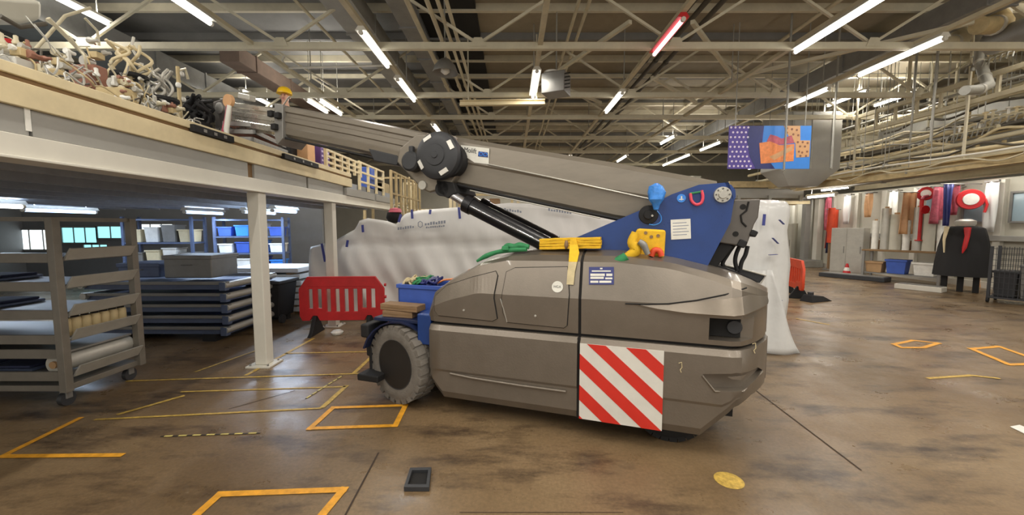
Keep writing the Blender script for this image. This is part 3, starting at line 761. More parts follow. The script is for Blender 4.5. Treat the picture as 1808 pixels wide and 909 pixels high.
# main boom
def boom_section(px, pt_, pb, v, wd, over=None):
    a = C(px, pt_, v); b = C(px, pb, v)
    return a, b
BV, BW = .47, .36
def boom_ring(px, yt, yb, v=BV, wd=BW, c=.05):
    a, b = C(px, yt, v), C(px, yb, v)
    b.x = a.x
    H_ = a.z - b.z; q = []
    near = [(v + c * 1.4, a.z), (v + .008, a.z - c), (v, a.z - H_ * .5), (v + .012, a.z - H_ * .54), (v + .028, b.z + c * .5), (v + c, b.z)]
    far = [(2 * v + wd - y, z) for y, z in reversed(near)]
    return [Vector((a.x, y, z)) for y, z in near + far]
boom = make('main_boom', MB().loft([boom_ring(792, 238, 322), boom_ring(1090, 286, 384), boom_ring(1268, 318, 410)]), M['boom'], crane, smooth=12)
def boom_line(pts, v, r, m, name, par): return make(name, MB().tube([C(x, y, v) for x, y in pts], r, 6), M[m], par, smooth=60)
boom_line([(862, 290), (1000, 319), (1150, 352)], BV - .004, .009, 'alu', 'weld_strip', boom)
boom_line([(806, 326), (900, 348), (1096, 388)], BV + .02, .018, 'matt_black', 'hose_guard', boom)
boom_line([(830, 336), (900, 351), (1060, 385)], BV - .0, .007, 'alu', 'hydraulic_pipe', boom)
# boom end block behind the turret
cwp = [C(x, y, .46) for x, y in ((1296, 352), (1343, 351), (1339, 384), (1332, 396), (1318, 436), (1266, 428), (1282, 390))]
cw = make('boom_heel', MB().prism(cwp, (0, .38, 0)), M['bracket'], crane, bevel=.012)
for x, y in ((1312, 365), (1299, 413)):
    p = C(x, y, .455); make('bolt_hole', MB().cyl(p, p + Vector((0, .02, 0)), .022, 14), M['dark'], cw)
boom_line([(1322, 356), (1318, 372), (1308, 380), (1310, 392), (1318, 400)], .452, .007, 'dark', 'weld_groove', cw)
p = C(1310, 430, .46); make('clamp', MB().box(p + Vector((0, .05, 0)), (.06, .14, .06), 0, 0, R(25)), M['matt_black'], cw, bevel=.01)
p = C(1338, 412, .46); make('clamp', MB().box(p + Vector((-.03, .05, 0)), (.05, .14, .05), 0, 0, R(25)), M['matt_black'], cw, bevel=.01)
make('tilt_link', MB().bar(C(1284, 428, .55), C(1244, 478, .55), .12, .1), M['matt_black'], crane, bevel=.012)
for pts in ([(1296, 432), (1284, 450), (1276, 466), (1284, 480)], [(1306, 434), (1300, 448), (1298, 462), (1302, 478)], [(1320, 434), (1316, 450), (1309, 464), (1306, 482)]):
    make('hydraulic_hose', MB().hose([C(x, y, .6) for x, y in pts], .017, 8), M['matt_black'], crane, smooth=60)
# open slot in the hood top and its raised far edge
def top_pt(u, v, dz=0): 
    h = side_pts(u); h = h + [(2 * HW - a, b) for a, b in reversed(h[:-1])]
    return Vector((u, v, interp(v, h) + dz))
us = [.55, .8, 1.0, 1.15, 1.28, 1.38]
rings = []
for i, u in enumerate(us): rings.append([top_pt(u, .5 , -.02), top_pt(u, .5, .014), top_pt(u, .84, .014), top_pt(u, .84, -.02)])
make('hood_slot', MB().loft(rings), M['matt_black'], crane)
e = [C(x, y, .88) for x, y in ((1252, 462), (1300, 472), (1352, 486), (1342, 500), (1300, 492), (1250, 478))]
make('far_hood_edge', MB().prism(e, (0, .05, 0)), M['drum'], crane, bevel=.008)
make('edge_trim', MB().tube([q + Vector((0, -.01, 0)) for q in e[:4]], .009, 6), M['alu'], crane)

# boom head, sheave and knuckle
hd = [C(x, y, .42) for x, y in ((735, 236), (800, 238), (812, 300), (797, 326), (780, 334), (758, 340), (744, 334), (722, 310), (700, 286), (704, 262))]
head = make('boom_head', MB().prism(hd, (0, .46, 0)), M['boom'], crane, bevel=.02)
p = C(747, 327, .42)
make('lug_ring', MB().lathe([(.022, -.02), (.045, -.02), (.048, 0), (.022, 0)], p, 'Y', 20), M['alu'], head, smooth=40)
make('lug_hole', MB().cyl(p + Vector((0, -.004, 0)), p, .022, 14), M['dark'], head)
sc = C(768, 273, .27)
sh = make('sheave', MB().lathe([(0, -.02), (.03, -.02), (.035, -.012), (.1, -.01), (.105, 0), (.16, .0), (.195, .012), (.225, .03), (.235, .06), (.235, .10), (.2, .11), (.2, .17)], sc, 'Y', 44), M['drum'], crane, smooth=30)
for a in (118, 28, 208, 298):
    ca, sa = math.cos(R(a)), math.sin(R(a)); rd = Vector((ca, 0, sa)); tn = Vector((-sa, 0, ca))
    q = [sc + rd * r_ + tn * t_ + Vector((0, y, 0)) for r_, t_, y in ((.165, -.045, -.004), (.165, .045, -.004), (.205, .045, .008), (.205, -.045, .008))]
    make('white_pad', MB().prism(q, (0, .012, 0)), M['white_pad'], sh)
p = C(722, 284, .30)
make('guide_roller', MB().lathe([(0, 0), (.08, 0), (.1, .02), (.1, .12), (.06, .13)], p, 'Y', 26), M['drum'], crane, smooth=40)
p2 = C(727, 258, .38)
make('roller_bracket', MB().bar(p2, p2 + Vector((.0, 0, -.1)), .05, .05), M['drum'], crane, bevel=.01)
make('sheave_shade', MB().cyl(C(790, 281, .36), C(790, 281, .36) + Vector((0, .12, 0)), .17, 32), M['matt_black'], crane, smooth=40)  # matt black cylinder painting in the shadow side of the sheave drum

# telescopic jib
jv, jw = .50, .30
def jib_ring(px, yt, yb, v=jv, wd=jw):
    a, b = C(px, yt, v), C(px, yb, v); b.x = a.x; H_ = a.z - b.z
    pf = [(.05, 0), (.0, .06), (.0, .2), (.018, .24), (.018, .34), (.0, .38), (.0, .52), (.014, .55), (.014, .68), (.004, .72), (.012, .92), (.05, 1)]
    near = [(v + x, a.z - H_ * z) for x, z in pf]
    return [Vector((a.x, y, z)) for y, z in near + [(2 * v + wd - y, z) for y, z in reversed(near)]]
jib = make('jib_section', MB().loft([jib_ring(496, 184, 240), jib_ring(620, 207, 265), jib_ring(752, 233, 296)]), M['boom'], crane, smooth=14)
q = [C(x, y, jv - .005) for x, y in ((650, 262), (700, 274), (706, 282), (700, 292), (660, 284))]
make('jib_underside_pad', MB().prism(q, (0, jw, 0)), M['drum'], crane, bevel=.01)
boom_line([(500, 243), (600, 265), (660, 279)], jv + .01, .016, 'matt_black', 'lower_seal', jib)
ji = make('inner_jib_section', MB().loft([jib_ring(392, 176, 222, jv + .04, jw - .08), jib_ring(490, 190, 238, jv + .04, jw - .08)]), M['silver'], crane, smooth=14)
col = [C(x, y, jv - .03) for x, y in ((484, 182), (499, 184), (499, 244), (489, 256), (484, 240))]
cl = make('jib_collar', MB().prism(col, (0, jw + .06, 0)), M['steel_grey'], crane, bevel=.008)
for x, y in ((479, 201), (491, 204), (485, 224)):
    p = C(x, y, jv - .05); make('clamp_block', MB().box(p, (.07, .06, .07)), M['matt_black'], cl, bevel=.008)
boom_line([(500, 186), (508, 174), (512, 170)], jv - .02, .008, 'pipe_grey', 'cable', cl)
p = C(436, 172, jv + .1)
make('sensor_box', MB().box(p, (.2, .1, .07), 0, 0, R(14)), M['alu'], ji, bevel=.015)
tipq = [C(x, y, jv) for x, y in ((375, 180), (396, 172), (400, 224), (380, 228))]
tip = make('jib_tip', MB().prism(tipq, (0, jw, 0)), M['bracket'], crane, bevel=.015)
p = C(385, 190, jv - .03); make('tip_sheave', MB().lathe([(0, 0), (.05, 0), (.07, .01), (.07, .05), (0, .05)], p, 'Y', 20), M['steel_grey'], tip, smooth=40)
make('tip_bracket', MB().prism([C(x, y, jv + .05) for x, y in ((376, 205), (398, 212), (392, 236), (384, 236))], (0, .16, 0)), M['boom'], tip, bevel=.01)

# lifting cylinders
def ram(v, dx, dy):
    a = C(826, 361, .45); b = C(966, 432, .45)
    hd_ = C(784, 334, .45); a.y = b.y = hd_.y = v
    cyl = make('lift_cylinder', MB().cyl(a, b, .078, 24).cyl(a - (b - a).normalized() * .03, a + (b - a).normalized() * .05, .088, 24), M['black'], crane, smooth=40)
    make('rod', MB().cyl(hd_, a, .045, 20), M['chrome'], cyl, smooth=40)
    make('rod_eye', MB().lathe([(.02, -.05), (.075, -.05), (.075, .05), (.02, .05)], hd_, 'Y', 20), M['matt_black'], cyl, smooth=40)
    d = (b - a); off = Vector((0, -.085, .01))
    make('feed_pipe', MB().tube([a + d * .08 + off, a + d * .12 + off * 1.15, a + d * .9 + off * 1.15, a + d * .96 + off], .011, 8), M['chrome'], cyl, smooth=60)
ram(.45, 0, 0); ram(.85, 0, 0)
make('ram_clevis', MB().prism([C(x, y, .4) for x, y in ((770, 318), (800, 322), (806, 340), (790, 350), (772, 340))], (0, .5, 0)), M['matt_black'], crane, bevel=.01)
# boom maker plate
q = [C(x, y, BV - .004) for x, y in ((814, 256), (864, 262), (863, 290), (838, 287), (815, 272))]
bp_ = make('boom_sticker', MB().prism(q, (0, -.003, 0)), M['sticker'], crane)
pa = C(826, 266, BV - .009); 
ang = math.atan2(C(864, 264, BV).z - C(814, 257, BV).z, C(864, 264, BV).x - C(814, 257, BV).x)
text('lettering', 'Molift', .066, M['drum'], bp_, (pa.x + .025, BV - .009, pa.z), (R(90), -ang, 0), .001, sx=.9)
q = [C(x, y, BV - .008) for x, y in ((845, 267), (861, 269), (862, 278), (844, 276))]
lg = make('blue_logo', MB().prism(q, (0, -.002, 0)), M['navy'], bp_)
for cx, cy in ((849, 272), (857, 273)):
    p = C(cx, cy, BV - .0105); make('logo_mark', MB().tube([p + Vector((.02 * math.cos(a), 0, .016 * math.sin(a))) for a in [k * math.pi / 5 for k in range(10)]], .004, 5, closed=True), M['sky_blue'], lg)

# ------------------------------------------------------------------ things lying on and hung from the crane
def CW(p): return CO + CU * p.x + CV * p.y + Vector((0, 0, p.z))
def con(name, label, cat, anchor, group=None): # an Empty in crane orientation at a crane-space anchor
    return thing(name, label, cat, CW(anchor), CA, group)
# yellow strap laid along the hood top with a hanging tail
v = .30
A = Vector((-.28, v, zt(-.2) - .035))
sp_ = con('lifting_strap', 'yellow webbing strap laid flat along the crane top with a faded tail hanging down', 'strap', A)
q0, q1 = C(955, 440, v), C(1062, 438, v)
def band(pts, wv, th): 
    rings = []
    for p in pts: rings.append([p - A + Vector((0, -wv / 2, 0)), p - A + Vector((0, wv / 2, 0)), p - A + Vector((0, wv / 2, th)), p - A + Vector((0, -wv / 2, th))])
    return MB().loft(rings)
hgt = C(955, 421, v).z - q0.z
for k in range(4):
    n_ = 9; pts = []
    for i in range(n_):
        p = q0.lerp(q1, i / (n_ - 1)); p.z += hgt * (k / 4) + random.uniform(-.002, .003); p.x += random.uniform(-.006, .006); p.y += random.uniform(-.006, .006); pts.append(p)
    make('fold', band(pts, .1, hgt * .24), M['webbing'], sp_, bevel=.004)
kn = C(1000, 432, v - .05) - A
make('tie', MB().lathe([(.0, -.04), (.012, -.035), (.02, 0), (.012, .035), (0, .04)], kn, 'Z', 14), M['wood'], sp_, smooth=60)
tl = [C(1012, 421, v - .06), C(1013, 432, v - .07), C(1014, 446, .18)]
tl += [CS(1012, 462) + Vector((0, -.014, 0)), CS(1009, 480) + Vector((0, -.014, 0)), CS(1007, 502) + Vector((0, -.014, 0))]
def ribbon(pts, wd): 
    mb = MB(); vs = []
    for i, p in enumerate(pts):
        w_ = wd[i] if isinstance(wd, list) else wd
        vs += [p - A + Vector((-w_ / 2, 0, 0)), p - A + Vector((w_ / 2, 0, 0))]
    return mb.add(vs, [(2 * i, 2 * i + 1, 2 * i + 3, 2 * i + 2) for i in range(len(pts) - 1)])
make('tail', ribbon(tl[:4], [.05, .07, .085, .07]), M['webbing'], sp_, solid=.006)
make('faded_tail', ribbon(tl[3:], [.07, .062, .058]), M['webbing_pale'], sp_, solid=.006)
# bundled sling by the turret plate
v = .30
A = C(1110, 465, .12)
A = Vector((A.x, .2, top_pt(A.x, .2).z))
sl = con('lifting_sling', 'bundled yellow sling with green sleeve resting against the blue turret plate', 'strap', A)
blk = [C(x, y, v) for x, y in ((1125, 403), (1176, 406), (1173, 455), (1128, 452), (1110, 436))]
make('sling_body', MB().prism([p - A for p in blk], (0, .07, 0)), M['webbing'], sl, bevel=.02)
arm = [C(x, y, .24) - A for x, y in ((1122, 410), (1116, 428), (1124, 440), (1116, 448), (1104, 456))]
make('sling_loop', MB().hose(arm, [.03, .04, .045, .042, .036], 10), M['webbing'], sl, smooth=60)
gs = [C(x, y, .17) - A for x, y in ((1106, 452), (1096, 459), (1084, 464))]
make('green_sleeve', MB().hose(gs, [.036, .042, .034], 12), M['green'], sl, smooth=60)
sk = [C(x, y, .2) - A for x, y in ((1128, 426), (1136, 432), (1140, 440), (1144, 449))]
make('grey_shackle', MB().hose(sk, [.024, .03, .026, .022], 10), M['steel_grey'], sl, smooth=60)
og = [C(x, y, .27) - A for x, y in ((1150, 452), (1155, 442), (1164, 443), (1168, 452))]
make('orange_sleeve', MB().hose(og, .024, 8), M['orange_plastic'], sl, smooth=60)
for px, py in ((1150, 418), (1140, 411), (1162, 416)):
    p = C(px, py, v - .004) - A
    make('dark_stain', MB().lathe([(0, -.002), (.014, -.002), (.014, .004)], p, 'Y', 10), M['wood'], sl)
# green straps near the top left of the hood
A = Vector((-.62, .3, zt(-.62) - .03))
gr = con('ratchet_strap', 'green webbing strap bunched on the left of the crane roof', 'strap', A)
gp = [C(x, y, .25) - A for x, y in ((842, 461), (858, 452), (878, 445), (905, 441), (930, 440))]
make('webbing', MB().hose(gp, [.012, .024, .02, .024, .02], 8), M['green'], gr, smooth=60)
gp = [C(x, y, .26) - A for x, y in ((888, 442), (896, 434), (908, 436), (918, 433), (934, 436))]
make('loop', MB().hose(gp, [.022, .026, .03, .028, .022], 8), M['green'], gr, smooth=60)
p = C(892, 438, .22) - A
make('buckle', MB().box(p, (.06, .05, .04), .3), M['green'], gr, bevel=.008)
# blue plastic bag and the pink shackle on the turret
A = C(1158, 372, TV - .09)
bb = con('plastic_bag', 'bright blue plastic bag tied over a hose end on the blue turret', 'bag', A)
prf = [(0, 0), (.02, .01), (.035, .05), (.062, .09), (.07, .15), (.055, .2), (.02, .225), (0, .225)]
mb = MB().lathe(prf, (0, 0, 0), 'Z', 18)
for p in mb.v:
    p += Vector((math.sin(p.z * 70 + p.x * 60) * .006, math.cos(p.z * 55 + p.y * 40) * .006, 0)) if p.z > .03 else Vector()
make('film', mb, M['blue_bag'], bb, smooth=30)
tl = [C(x, y, TV - .05) - A for x, y in ((1160, 372), (1167, 382), (1166, 392), (1156, 397), (1146, 396))]
make('string', MB().hose(tl, .005, 6), M['blue_bag'], bb, smooth=60)
A = C(1231, 362, TV - .06)
pk = con('shackle', 'pinkish red bow shackle hanging on the blue turret', 'shackle', A)
pts = [C(x, y, TV - .05) - A for x, y in ((1219, 341), (1221, 354), (1229, 361), (1238, 358), (1241, 348), (1239, 336))]
make('bow', MB().hose(pts, .012, 10), M['pink'], pk, smooth=60)
make('pin', MB().cyl(C(1217, 342, TV - .05) - A, C(1242, 338, TV - .05) - A, .009, 10), M['green'], pk)
# timber blocks, crate and its straps on the crane's front deck
def on_deck(name, label, cat, u, v_, z): return thing(name, label, cat, CW(Vector((u, v_, z))), CA)
DZ = .835
dk = make('front_deck', MB().b2((-2.1, .12, .80), (-1.42, 1.2, DZ)), M['blue_dark'], crane, bevel=.006)
for i, (uc, ln, z, lb) in enumerate(((-1.86, .34, DZ, 'lower rough timber block on the crane deck over the front wheel'), (-1.84, .44, DZ + .066, 'upper rough timber block on the crane deck in front of the blue crate'))):
    t = on_deck('timber_block', lb, 'timber', uc, .25, z); t['group'] = 'timber blocks'
    make('block', MB().box((0, 0, .032), (ln, .16, .064), R(3 - 5 * i)), M['wood'], t, bevel=.006)
    make('saw_cut', MB().box((0, -.079, .032), (ln * .96, .006, .006), R(3 - 5 * i)), M['brown_line'], t)
cr = on_deck('plastic_crate', 'blue plastic crate full of straps on the crane front deck', 'crate', -1.75, .62, DZ)
hx, hy, hh = .26, .2, .30
bm = MB()
for lo, hi in (((-hx, -hy, 0), (hx, hy, .02)), ((-hx, -hy, 0), (-hx + .02, hy, hh)), ((hx - .02, -hy, 0), (hx, hy, hh)), ((-hx, -hy, 0), (hx, -hy + .02, hh)), ((-hx, hy - .02, 0), (hx, hy, hh))): bm.b2(lo, hi)
make('shell', bm, M['crate'], cr, bevel=.004)
make('rim', MB().rect_ring(hx + .015, hy + .015, hh - .04, hh + .001, .016), M['crate'], cr, bevel=.004)
for i, (mm, lb) in enumerate((('webbing_pale', 'pale yellow strap heaped in the blue crate'), ('green', 'green strap heaped in the blue crate'), ('navy', 'dark blue rope heaped in the blue crate'), ('orange', 'orange-ended strap trailing from crate to crane roof'))):
    t = on_deck('strap_heap', lb, 'strap', -1.90 + .11 * i, .58, DZ + .24); t['group'] = 'straps in the crate'
    pts = []
    for k in range(40):
        pts.append((random.uniform(-.07, .09), random.uniform(-.14, .14), .03 + .07 * abs(math.sin(k * 1.3 + i)) + random.uniform(0, .03)))
    if i == 3: pts = [(-.06, 0, .06), (.02, .02, .1), (.1, .03, .11), (.18, .03, .13), (.25, .03, .17), (.32, .03, .22)]
    make('webbing', MB().hose(pts, .012, 6, 4), M[mm], t, smooth=60)

# ------------------------------------------------------------------ mezzanine on the left
EX = -3.07; Y0, Y1 = -1.0, 10.4
struct('mezzanine_slab', MB().b2((-16, Y0, 2.30), (EX - .1, Y1, 2.60)), M['under'])
for k in range(14):
    x = EX - .75 - k * .9
    struct('trim_%d' % (40 + k), MB().b2((x - .05, Y0, 2.18), (x + .05, Y1, 2.30)), M['under'])
struct('trim_60', MB().b2((EX - .14, Y0, 2.18), (EX, Y1, 2.325)).b2((EX - .22, Y0, 2.165), (EX + .03, Y1, 2.185)), M['white_steel'], bevel=.006)
for i, (ya, yb) in enumerate(((Y0, 2.6), (2.62, 4.72), (4.84, 6.05), (6.1, 7.35))):
    struct('trim_%d' % (61 + i), MB().b2((EX - .12, ya, 2.33), (EX - .03, yb, 2.5)), M['fascia'], bevel=.004)
struct('trim_70', MB().b2((EX - .14, 4.72, 2.33), (EX - .06, 4.84, 2.5)).b2((EX - .14, 6.05, 2.33), (EX - .06, 6.1, 2.5)), M['brown_line'])
for i, (ya, yb) in enumerate(((7.4, 8.9), (9.0, Y1))):
    struct('trim_%d' % (65 + i), MB().b2((EX - .12, ya, 2.33), (EX + .02, yb, 2.47)), M['fascia'], bevel=.004)
struct('trim_71', MB().b2((EX - .1, Y0, 2.50), (EX, 7.7, 2.655)), M['cream'], bevel=.006)
struct('trim_72', MB().b2((EX - .1, Y0, 2.655), (EX - .03, 7.7, 2.69)), M['brown_line'])
struct('trim_73', MB().b2((EX - .1, Y0, 2.69), (EX - .01, 7.7, 2.76)), M['cream'], bevel=.006)
def column(name, y, bent=False):
    t = thing(name, 'x', 'column', (EX - .08, y, 0)); t['kind'] = 'structure'
    make('shaft', MB().b2((-.075, -.075, .02), (.075, .075, 2.165)), M['white_steel'], t, bevel=.012)
    make('base_plate', MB().b2((-.15, -.15, 0), (.15, .15, .02)), M['white_steel'], t, bevel=.003)
    for sx in (-.11, .11):
        for sy in (-.11, .11): make('bolt', MB().cyl((sx, sy, .02), (sx, sy, .04), .014, 6), M['steel_grey'], t)
    return t
column('column', 4.93)['label'] = 'white square steel column holding the mezzanine edge, nearest one'
column('column', 6.9)['label'] = 'white steel column behind the red barrier'
single('label_strip', MB().b2((EX - .028, 2.58, 2.36), (EX - .022, 2.61, 2.5)), M['white_pad'], 'small white strip on the grey mezzanine edge at the left', 'label')
# railing and cream frames at the far end of the mezzanine edge
def cage_rail(px0, px1, yt, X, label, m='cream', posts=5, rails=3, zb_=2.76):
    y0 = PX(px0, 300, X).y; y1 = PX(px1, 300, X).y; z1 = PX(px0, yt, X).z
    t = thing('guard_rail', label, 'guard rail', (X, y0, zb_), 0, 'cream guard rails')
    h = z1 - zb_; n = y1 - y0
    for k in range(posts): make('post', MB().b2((-.025, n * k / (posts - 1) - .025, 0), (.025, n * k / (posts - 1) + .025, h)), M[m], t, bevel=.004)
    for k in range(rails): make('rail', MB().b2((-.018, 0, h * (k + 1) / rails - .04), (.018, n, h * (k + 1) / rails)), M[m], t, bevel=.004)
    return t
cage_rail(576, 636, 262, EX - .06, 'cream guard rail on the mezzanine edge below the jib', posts=6)
cage_rail(634, 676, 284, EX - .06, 'cream gate of bars at the far end of the mezzanine edge', posts=4, rails=3, zb_=2.5)
cage_rail(690, 740, 300, EX + .6, 'grey-cream post fence left of the crane head lug', 'cream_dirty', 8, 2, 2.0)

# ------------------------------------------------------------------ machinery heaped on the mezzanine deck
def mz(px, X): return PX(px, 300, X).y
DK = 2.60
def machine(name, label, cat, px, X, w_, d_, h_, m, extra=None, z=DK, group='machinery on the mezzanine'):
    y = mz(px, X); t = thing(name, label, cat, (X, y, z), 0, group)
    make('casing', MB().b2((-d_ / 2, -w_ / 2, h_ * .25), (d_ / 2, w_ / 2, h_ * .8)), M[m], t, bevel=.02)
    make('plinth', MB().b2((-d_ / 2 - .03, -w_ / 2 - .03, 0), (d_ / 2 + .03, w_ / 2 + .03, h_ * .25)), M['pipe_grey'], t, bevel=.01)
    make('motor', MB().cyl((0, -w_ * .3, h_ * .8 + .04), (0, w_ * .3, h_ * .8 + .04), .045, 14), M['alu'], t, smooth=40)
    make('terminal_box', MB().box((d_ * .3, w_ * .1, h_ * .92), (.08, .08, .06)), M['cream_dirty'], t, bevel=.008)
    for k in range(7):
        a = random.uniform(-.5, .5) * w_; b_ = random.uniform(-.12, .12); pts = [Vector((d_ / 2, a, h_ * random.uniform(.3, .6)))]
        for j in range(6):
            pts.append(Vector((d_ / 2 + random.uniform(.0, .09) - .03 * j, a + b_ * (j + 1) + random.uniform(-.03, .03), h_ * (.55 + .09 * j) + random.uniform(-.06, .06))))
        make('hose', MB().hose(pts, random.uniform(.004, .009), 6, 3), M[random.choice(('pipe', 'alu', 'pipe_dark', 'cream_dirty', 'steel_grey'))], t, smooth=70)
    for k in range(22):
        q_ = random.uniform(.4, 1.0)
        make('fitting', MB().lathe([(0, 0), (.03 * q_, 0), (.035 * q_, .02 * q_), (.02 * q_, .05 * q_), (.02 * q_, .09 * q_), (0, .1 * q_)], (random.uniform(.1, .56) * d_, random.uniform(-.75, .75) * w_, h_ * random.uniform(.25, 1.1)), random.choice('ZYX'), 8), M[random.choice(('alu', 'pipe', 'rust', 'white_pad'))], t, smooth=40)
    return t
machine('gearbox', 'red oxide gearbox among pale pipes on the mezzanine at left', 'machine', 170, -3.95, .12, .26, .8, 'rust')
machine('pump', 'cream pump with hoses right of the red gearbox', 'machine', 216, -3.6, .14, .26, .5, 'cream_dirty')
machine('pump', 'grey pump casing on the mezzanine under the jib end', 'machine', 292, -3.75, .22, .3, .42, 'duct')
machine('filling_machine', 'dirty cream machine at the far left of the mezzanine', 'machine', 30, -3.6, .16, .3, .42, 'alu')
machine('filling_machine', 'pale machine block between the far left machine and the red gearbox', 'machine', 104, -3.95, .14, .26, .6, 'cream_dirty')
def standpipe(px, X, h, m, label, heads=3):
    y = mz(px, X); t = thing('sensor_post', label, 'post', (X, y, DK), 0, 'posts on the mezzanine')
    make('pole', MB().cyl((0, 0, 0), (0, 0, h), .022, 12), M[m], t, smooth=40)
    make('foot', MB().cyl((0, 0, 0), (0, 0, .02), .1, 16), M[m], t)
    for k in range(heads):
        z = h - .08 - k * .16
        make('head', MB().lathe([(0, -.035), (.025, -.025), (.032, 0), (.025, .025), (0, .035)], (.02, (-1) ** k * .03, z), 'Z', 14), M['white_pad' if k % 2 else 'alu'], t, smooth=50)
    make('arm', MB().tube([(0, 0, h - .05), (0, .12, h + .02), (0, .16, h - .1)], .016, 8), M['pipe'], t, smooth=60)
    return t
standpipe(262, -4.1, .95, 'alu', 'grey upright post with round heads, left of two on the mezzanine')
standpipe(325, -4.3, 1.2, 'cream_dirty', 'cream upright post with round heads near the black hose bundle')
def bundle(px, py, X, label, m, n=7, r=.02, name='hose_bundle', sp=.14):
    c = PX(px, py, X); t = thing(name, label, 'hoses', c, 0, 'hose bundles')
    for k in range(n):
        pts = [Vector((random.uniform(-sp, sp), random.uniform(-sp, sp), z)) for z in (-.35, -.18, 0, .12)] + [Vector((random.uniform(-sp, sp), random.uniform(-sp, sp), .22))]
        make('hose', MB().hose(pts, r * .7, 8), M[m], t, smooth=70)
    make('cable_tie', MB().lathe([(sp * 1.05, -.015), (sp * 1.12, -.015), (sp * 1.12, .015), (sp * 1.05, .015)], (0, 0, -.1), 'Z', 20), M['matt_black'], t)
    return t
bundle(346, 206, -3.85, 'black hose bundle hanging by the crane tip above the mezzanine', 'matt_black', 12, .028)
bundle(285, 160, -3.95, 'pale hose bundle left of the crane tip', 'alu', 8, .022)
bundle(228, 118, -4.1, 'cream hose bundle behind the red gearbox', 'cream', 8, .022)
# pink and white sling on the jib tip
c = C(404, 178, .36)
t = con('tip_sling', 'pink and white sling hanging from the crane jib tip', 'strap', c)
make('ring', MB().lathe([(.045, -.02), (.075, -.02), (.075, .02), (.045, .02)], (0, 0, 0), 'Y', 20), M['tan'], t, smooth=40)
make('pink_tail', MB().tube([(0, 0, -.06), (-.03, 0, -.2), (-.1, 0, -.34), (-.12, 0, -.42)], [.03, .035, .03, .025], 8), M['rose'], t, smooth=60)
make('white_tail', MB().tube([(.02, -.01, -.06), (.0, -.02, -.2), (-.04, -.02, -.34), (-.03, -.02, -.44)], [.025, .03, .03, .02], 8), M['sticker'], t, smooth=60)
# crossing pale pipes and the tank panel high on the left
for pts, X, r, m, lb in ((((60, 90), (115, 28), (160, 14)), -4.3, .014, 'pipe', 'pale pipe rising to the right at the top left corner'), (((85, 32), (160, 108), (172, 128)), -4.2, .018, 'pipe', 'pale pipe sloping down to the red gearbox'),
                         (((150, 32), (172, 55), (175, 80)), -4.4, .012, 'pipe', 'short curved pale pipe above the red gearbox'), (((0, 28), (35, 48), (80, 42)), -4.0, .018, 'pipe_dark', 'dark sagging pipe below the beige tank'),
                         (((236, 66), (232, 84), (244, 104)), -4.4, .014, 'white_steel', 'small white bent pipe above the mezzanine machinery')):
    pipe([PX(a, b, X) for a, b in pts], r, m, lb, group='pipes above the mezzanine machinery')
q = [PX(a, b, -4.6) for a, b in ((-30, -10), (78, 0), (78, 36), (40, 44), (-30, 30))]
t = thing('header_tank', 'beige tank panel hanging in the top left corner', 'tank', q[0])
make('tank_shell', MB().prism([p - q[0] for p in q], (-.5, 0, 0)), M['wall'], t, bevel=.05)
make('hanger', MB().bar(q[1] - q[0] + Vector((-.1, -.1, 0)), q[1] - q[0] + Vector((-.1, -.1, ROOF - q[1].z)), .04, .04), M['truss'], t)
q = [PX(a, b, -4.1) for a, b in ((0, 66), (35, 70), (35, 78), (0, 75))]
single('red_box', MB().prism(q, (-.1, 0, 0)), M['red_plastic'], 'small red box among the pipes at the left edge', 'box', bevel=.01)
# black edging strips, tray pallet, boxes by the rail
for (a, b), lb in (((342, 412), 'black rubber pad on the mezzanine edge under the jib tip'), ((500, 560), 'black rubber pad on the mezzanine edge below the cartons')):
    ya, yb = mz(a, EX), mz(b, EX)
    t = thing('edge_pad', lb, 'pad', (EX, (ya + yb) / 2, 2.66), 0, 'black edge pads')
    L_ = (yb - ya) / 2
    make('pad', MB().b2((-.02, -L_, 0), (.03, L_, .07)), M['matt_black'], t, bevel=.006)
    for k in (-.5, 0, .5): make('stud', MB().b2((.03, k * L_ - .02, .02), (.034, k * L_ + .02, .05)), M['steel_grey'], t)
for i in range(4):
    X = -3.45; y = mz(455, X); t = thing('wire_tray', ('lowest', 'second', 'third', 'topmost')[i] + ' wire tray of the stack on the mezzanine under the jib', 'tray', (X, y, DK + .12 + i * .09), R(4 * i), 'wire trays on the mezzanine')
    make('frame', MB().b2((-.2, -.45, 0), (.2, -.42, .05)).b2((-.2, .42, 0), (.2, .45, .05)).b2((-.2, -.45, 0), (-.17, .45, .05)).b2((.17, -.45, 0), (.2, .45, .05)), M['steel_grey'], t)
    bm = MB()
    for k in range(12): bm.b2((-.2, -.4 + k * .07, .01), (.2, -.385 + k * .07, .025))
    make('wires', bm, M['rust'], t)
    if i == 0: make('runner', MB().b2((-.2, -.4, -.12), (.2, -.3, 0)).b2((-.2, .3, -.12), (.2, .4, 0)), M['wood'], t)
def carton(name, label, px, py, X, w_, h_, d_, m, cat='box', print_=None, z=None, group='cartons'):
    y = mz(px, X); t = thing(name, label, cat, (X, y, DK if z is None else z), 0, group)
    make('body', MB().b2((-d_ / 2, -w_ / 2, 0), (d_ / 2, w_ / 2, h_)), M[m], t, bevel=.012)
    make('lid_flap', MB().b2((-d_ / 2 - .004, -w_ / 2 - .004, h_ - .02), (d_ / 2 + .004, -.003, h_ + .008)).b2((-d_ / 2 - .004, .003, h_ - .02), (d_ / 2 + .004, w_ / 2 + .004, h_ + .008)), M[m], t)
    if print_:
        k = 0
        for a in range(5):
            for b in range(7):
                make('dot', MB().lathe([(0, 0), (.02, 0), (.02, .002)], (d_ / 2, -w_ / 2 + .06 + a * (w_ - .12) / 4, .06 + b * (h_ - .1) / 6), 'X', 8), M[print_], t)
    return t
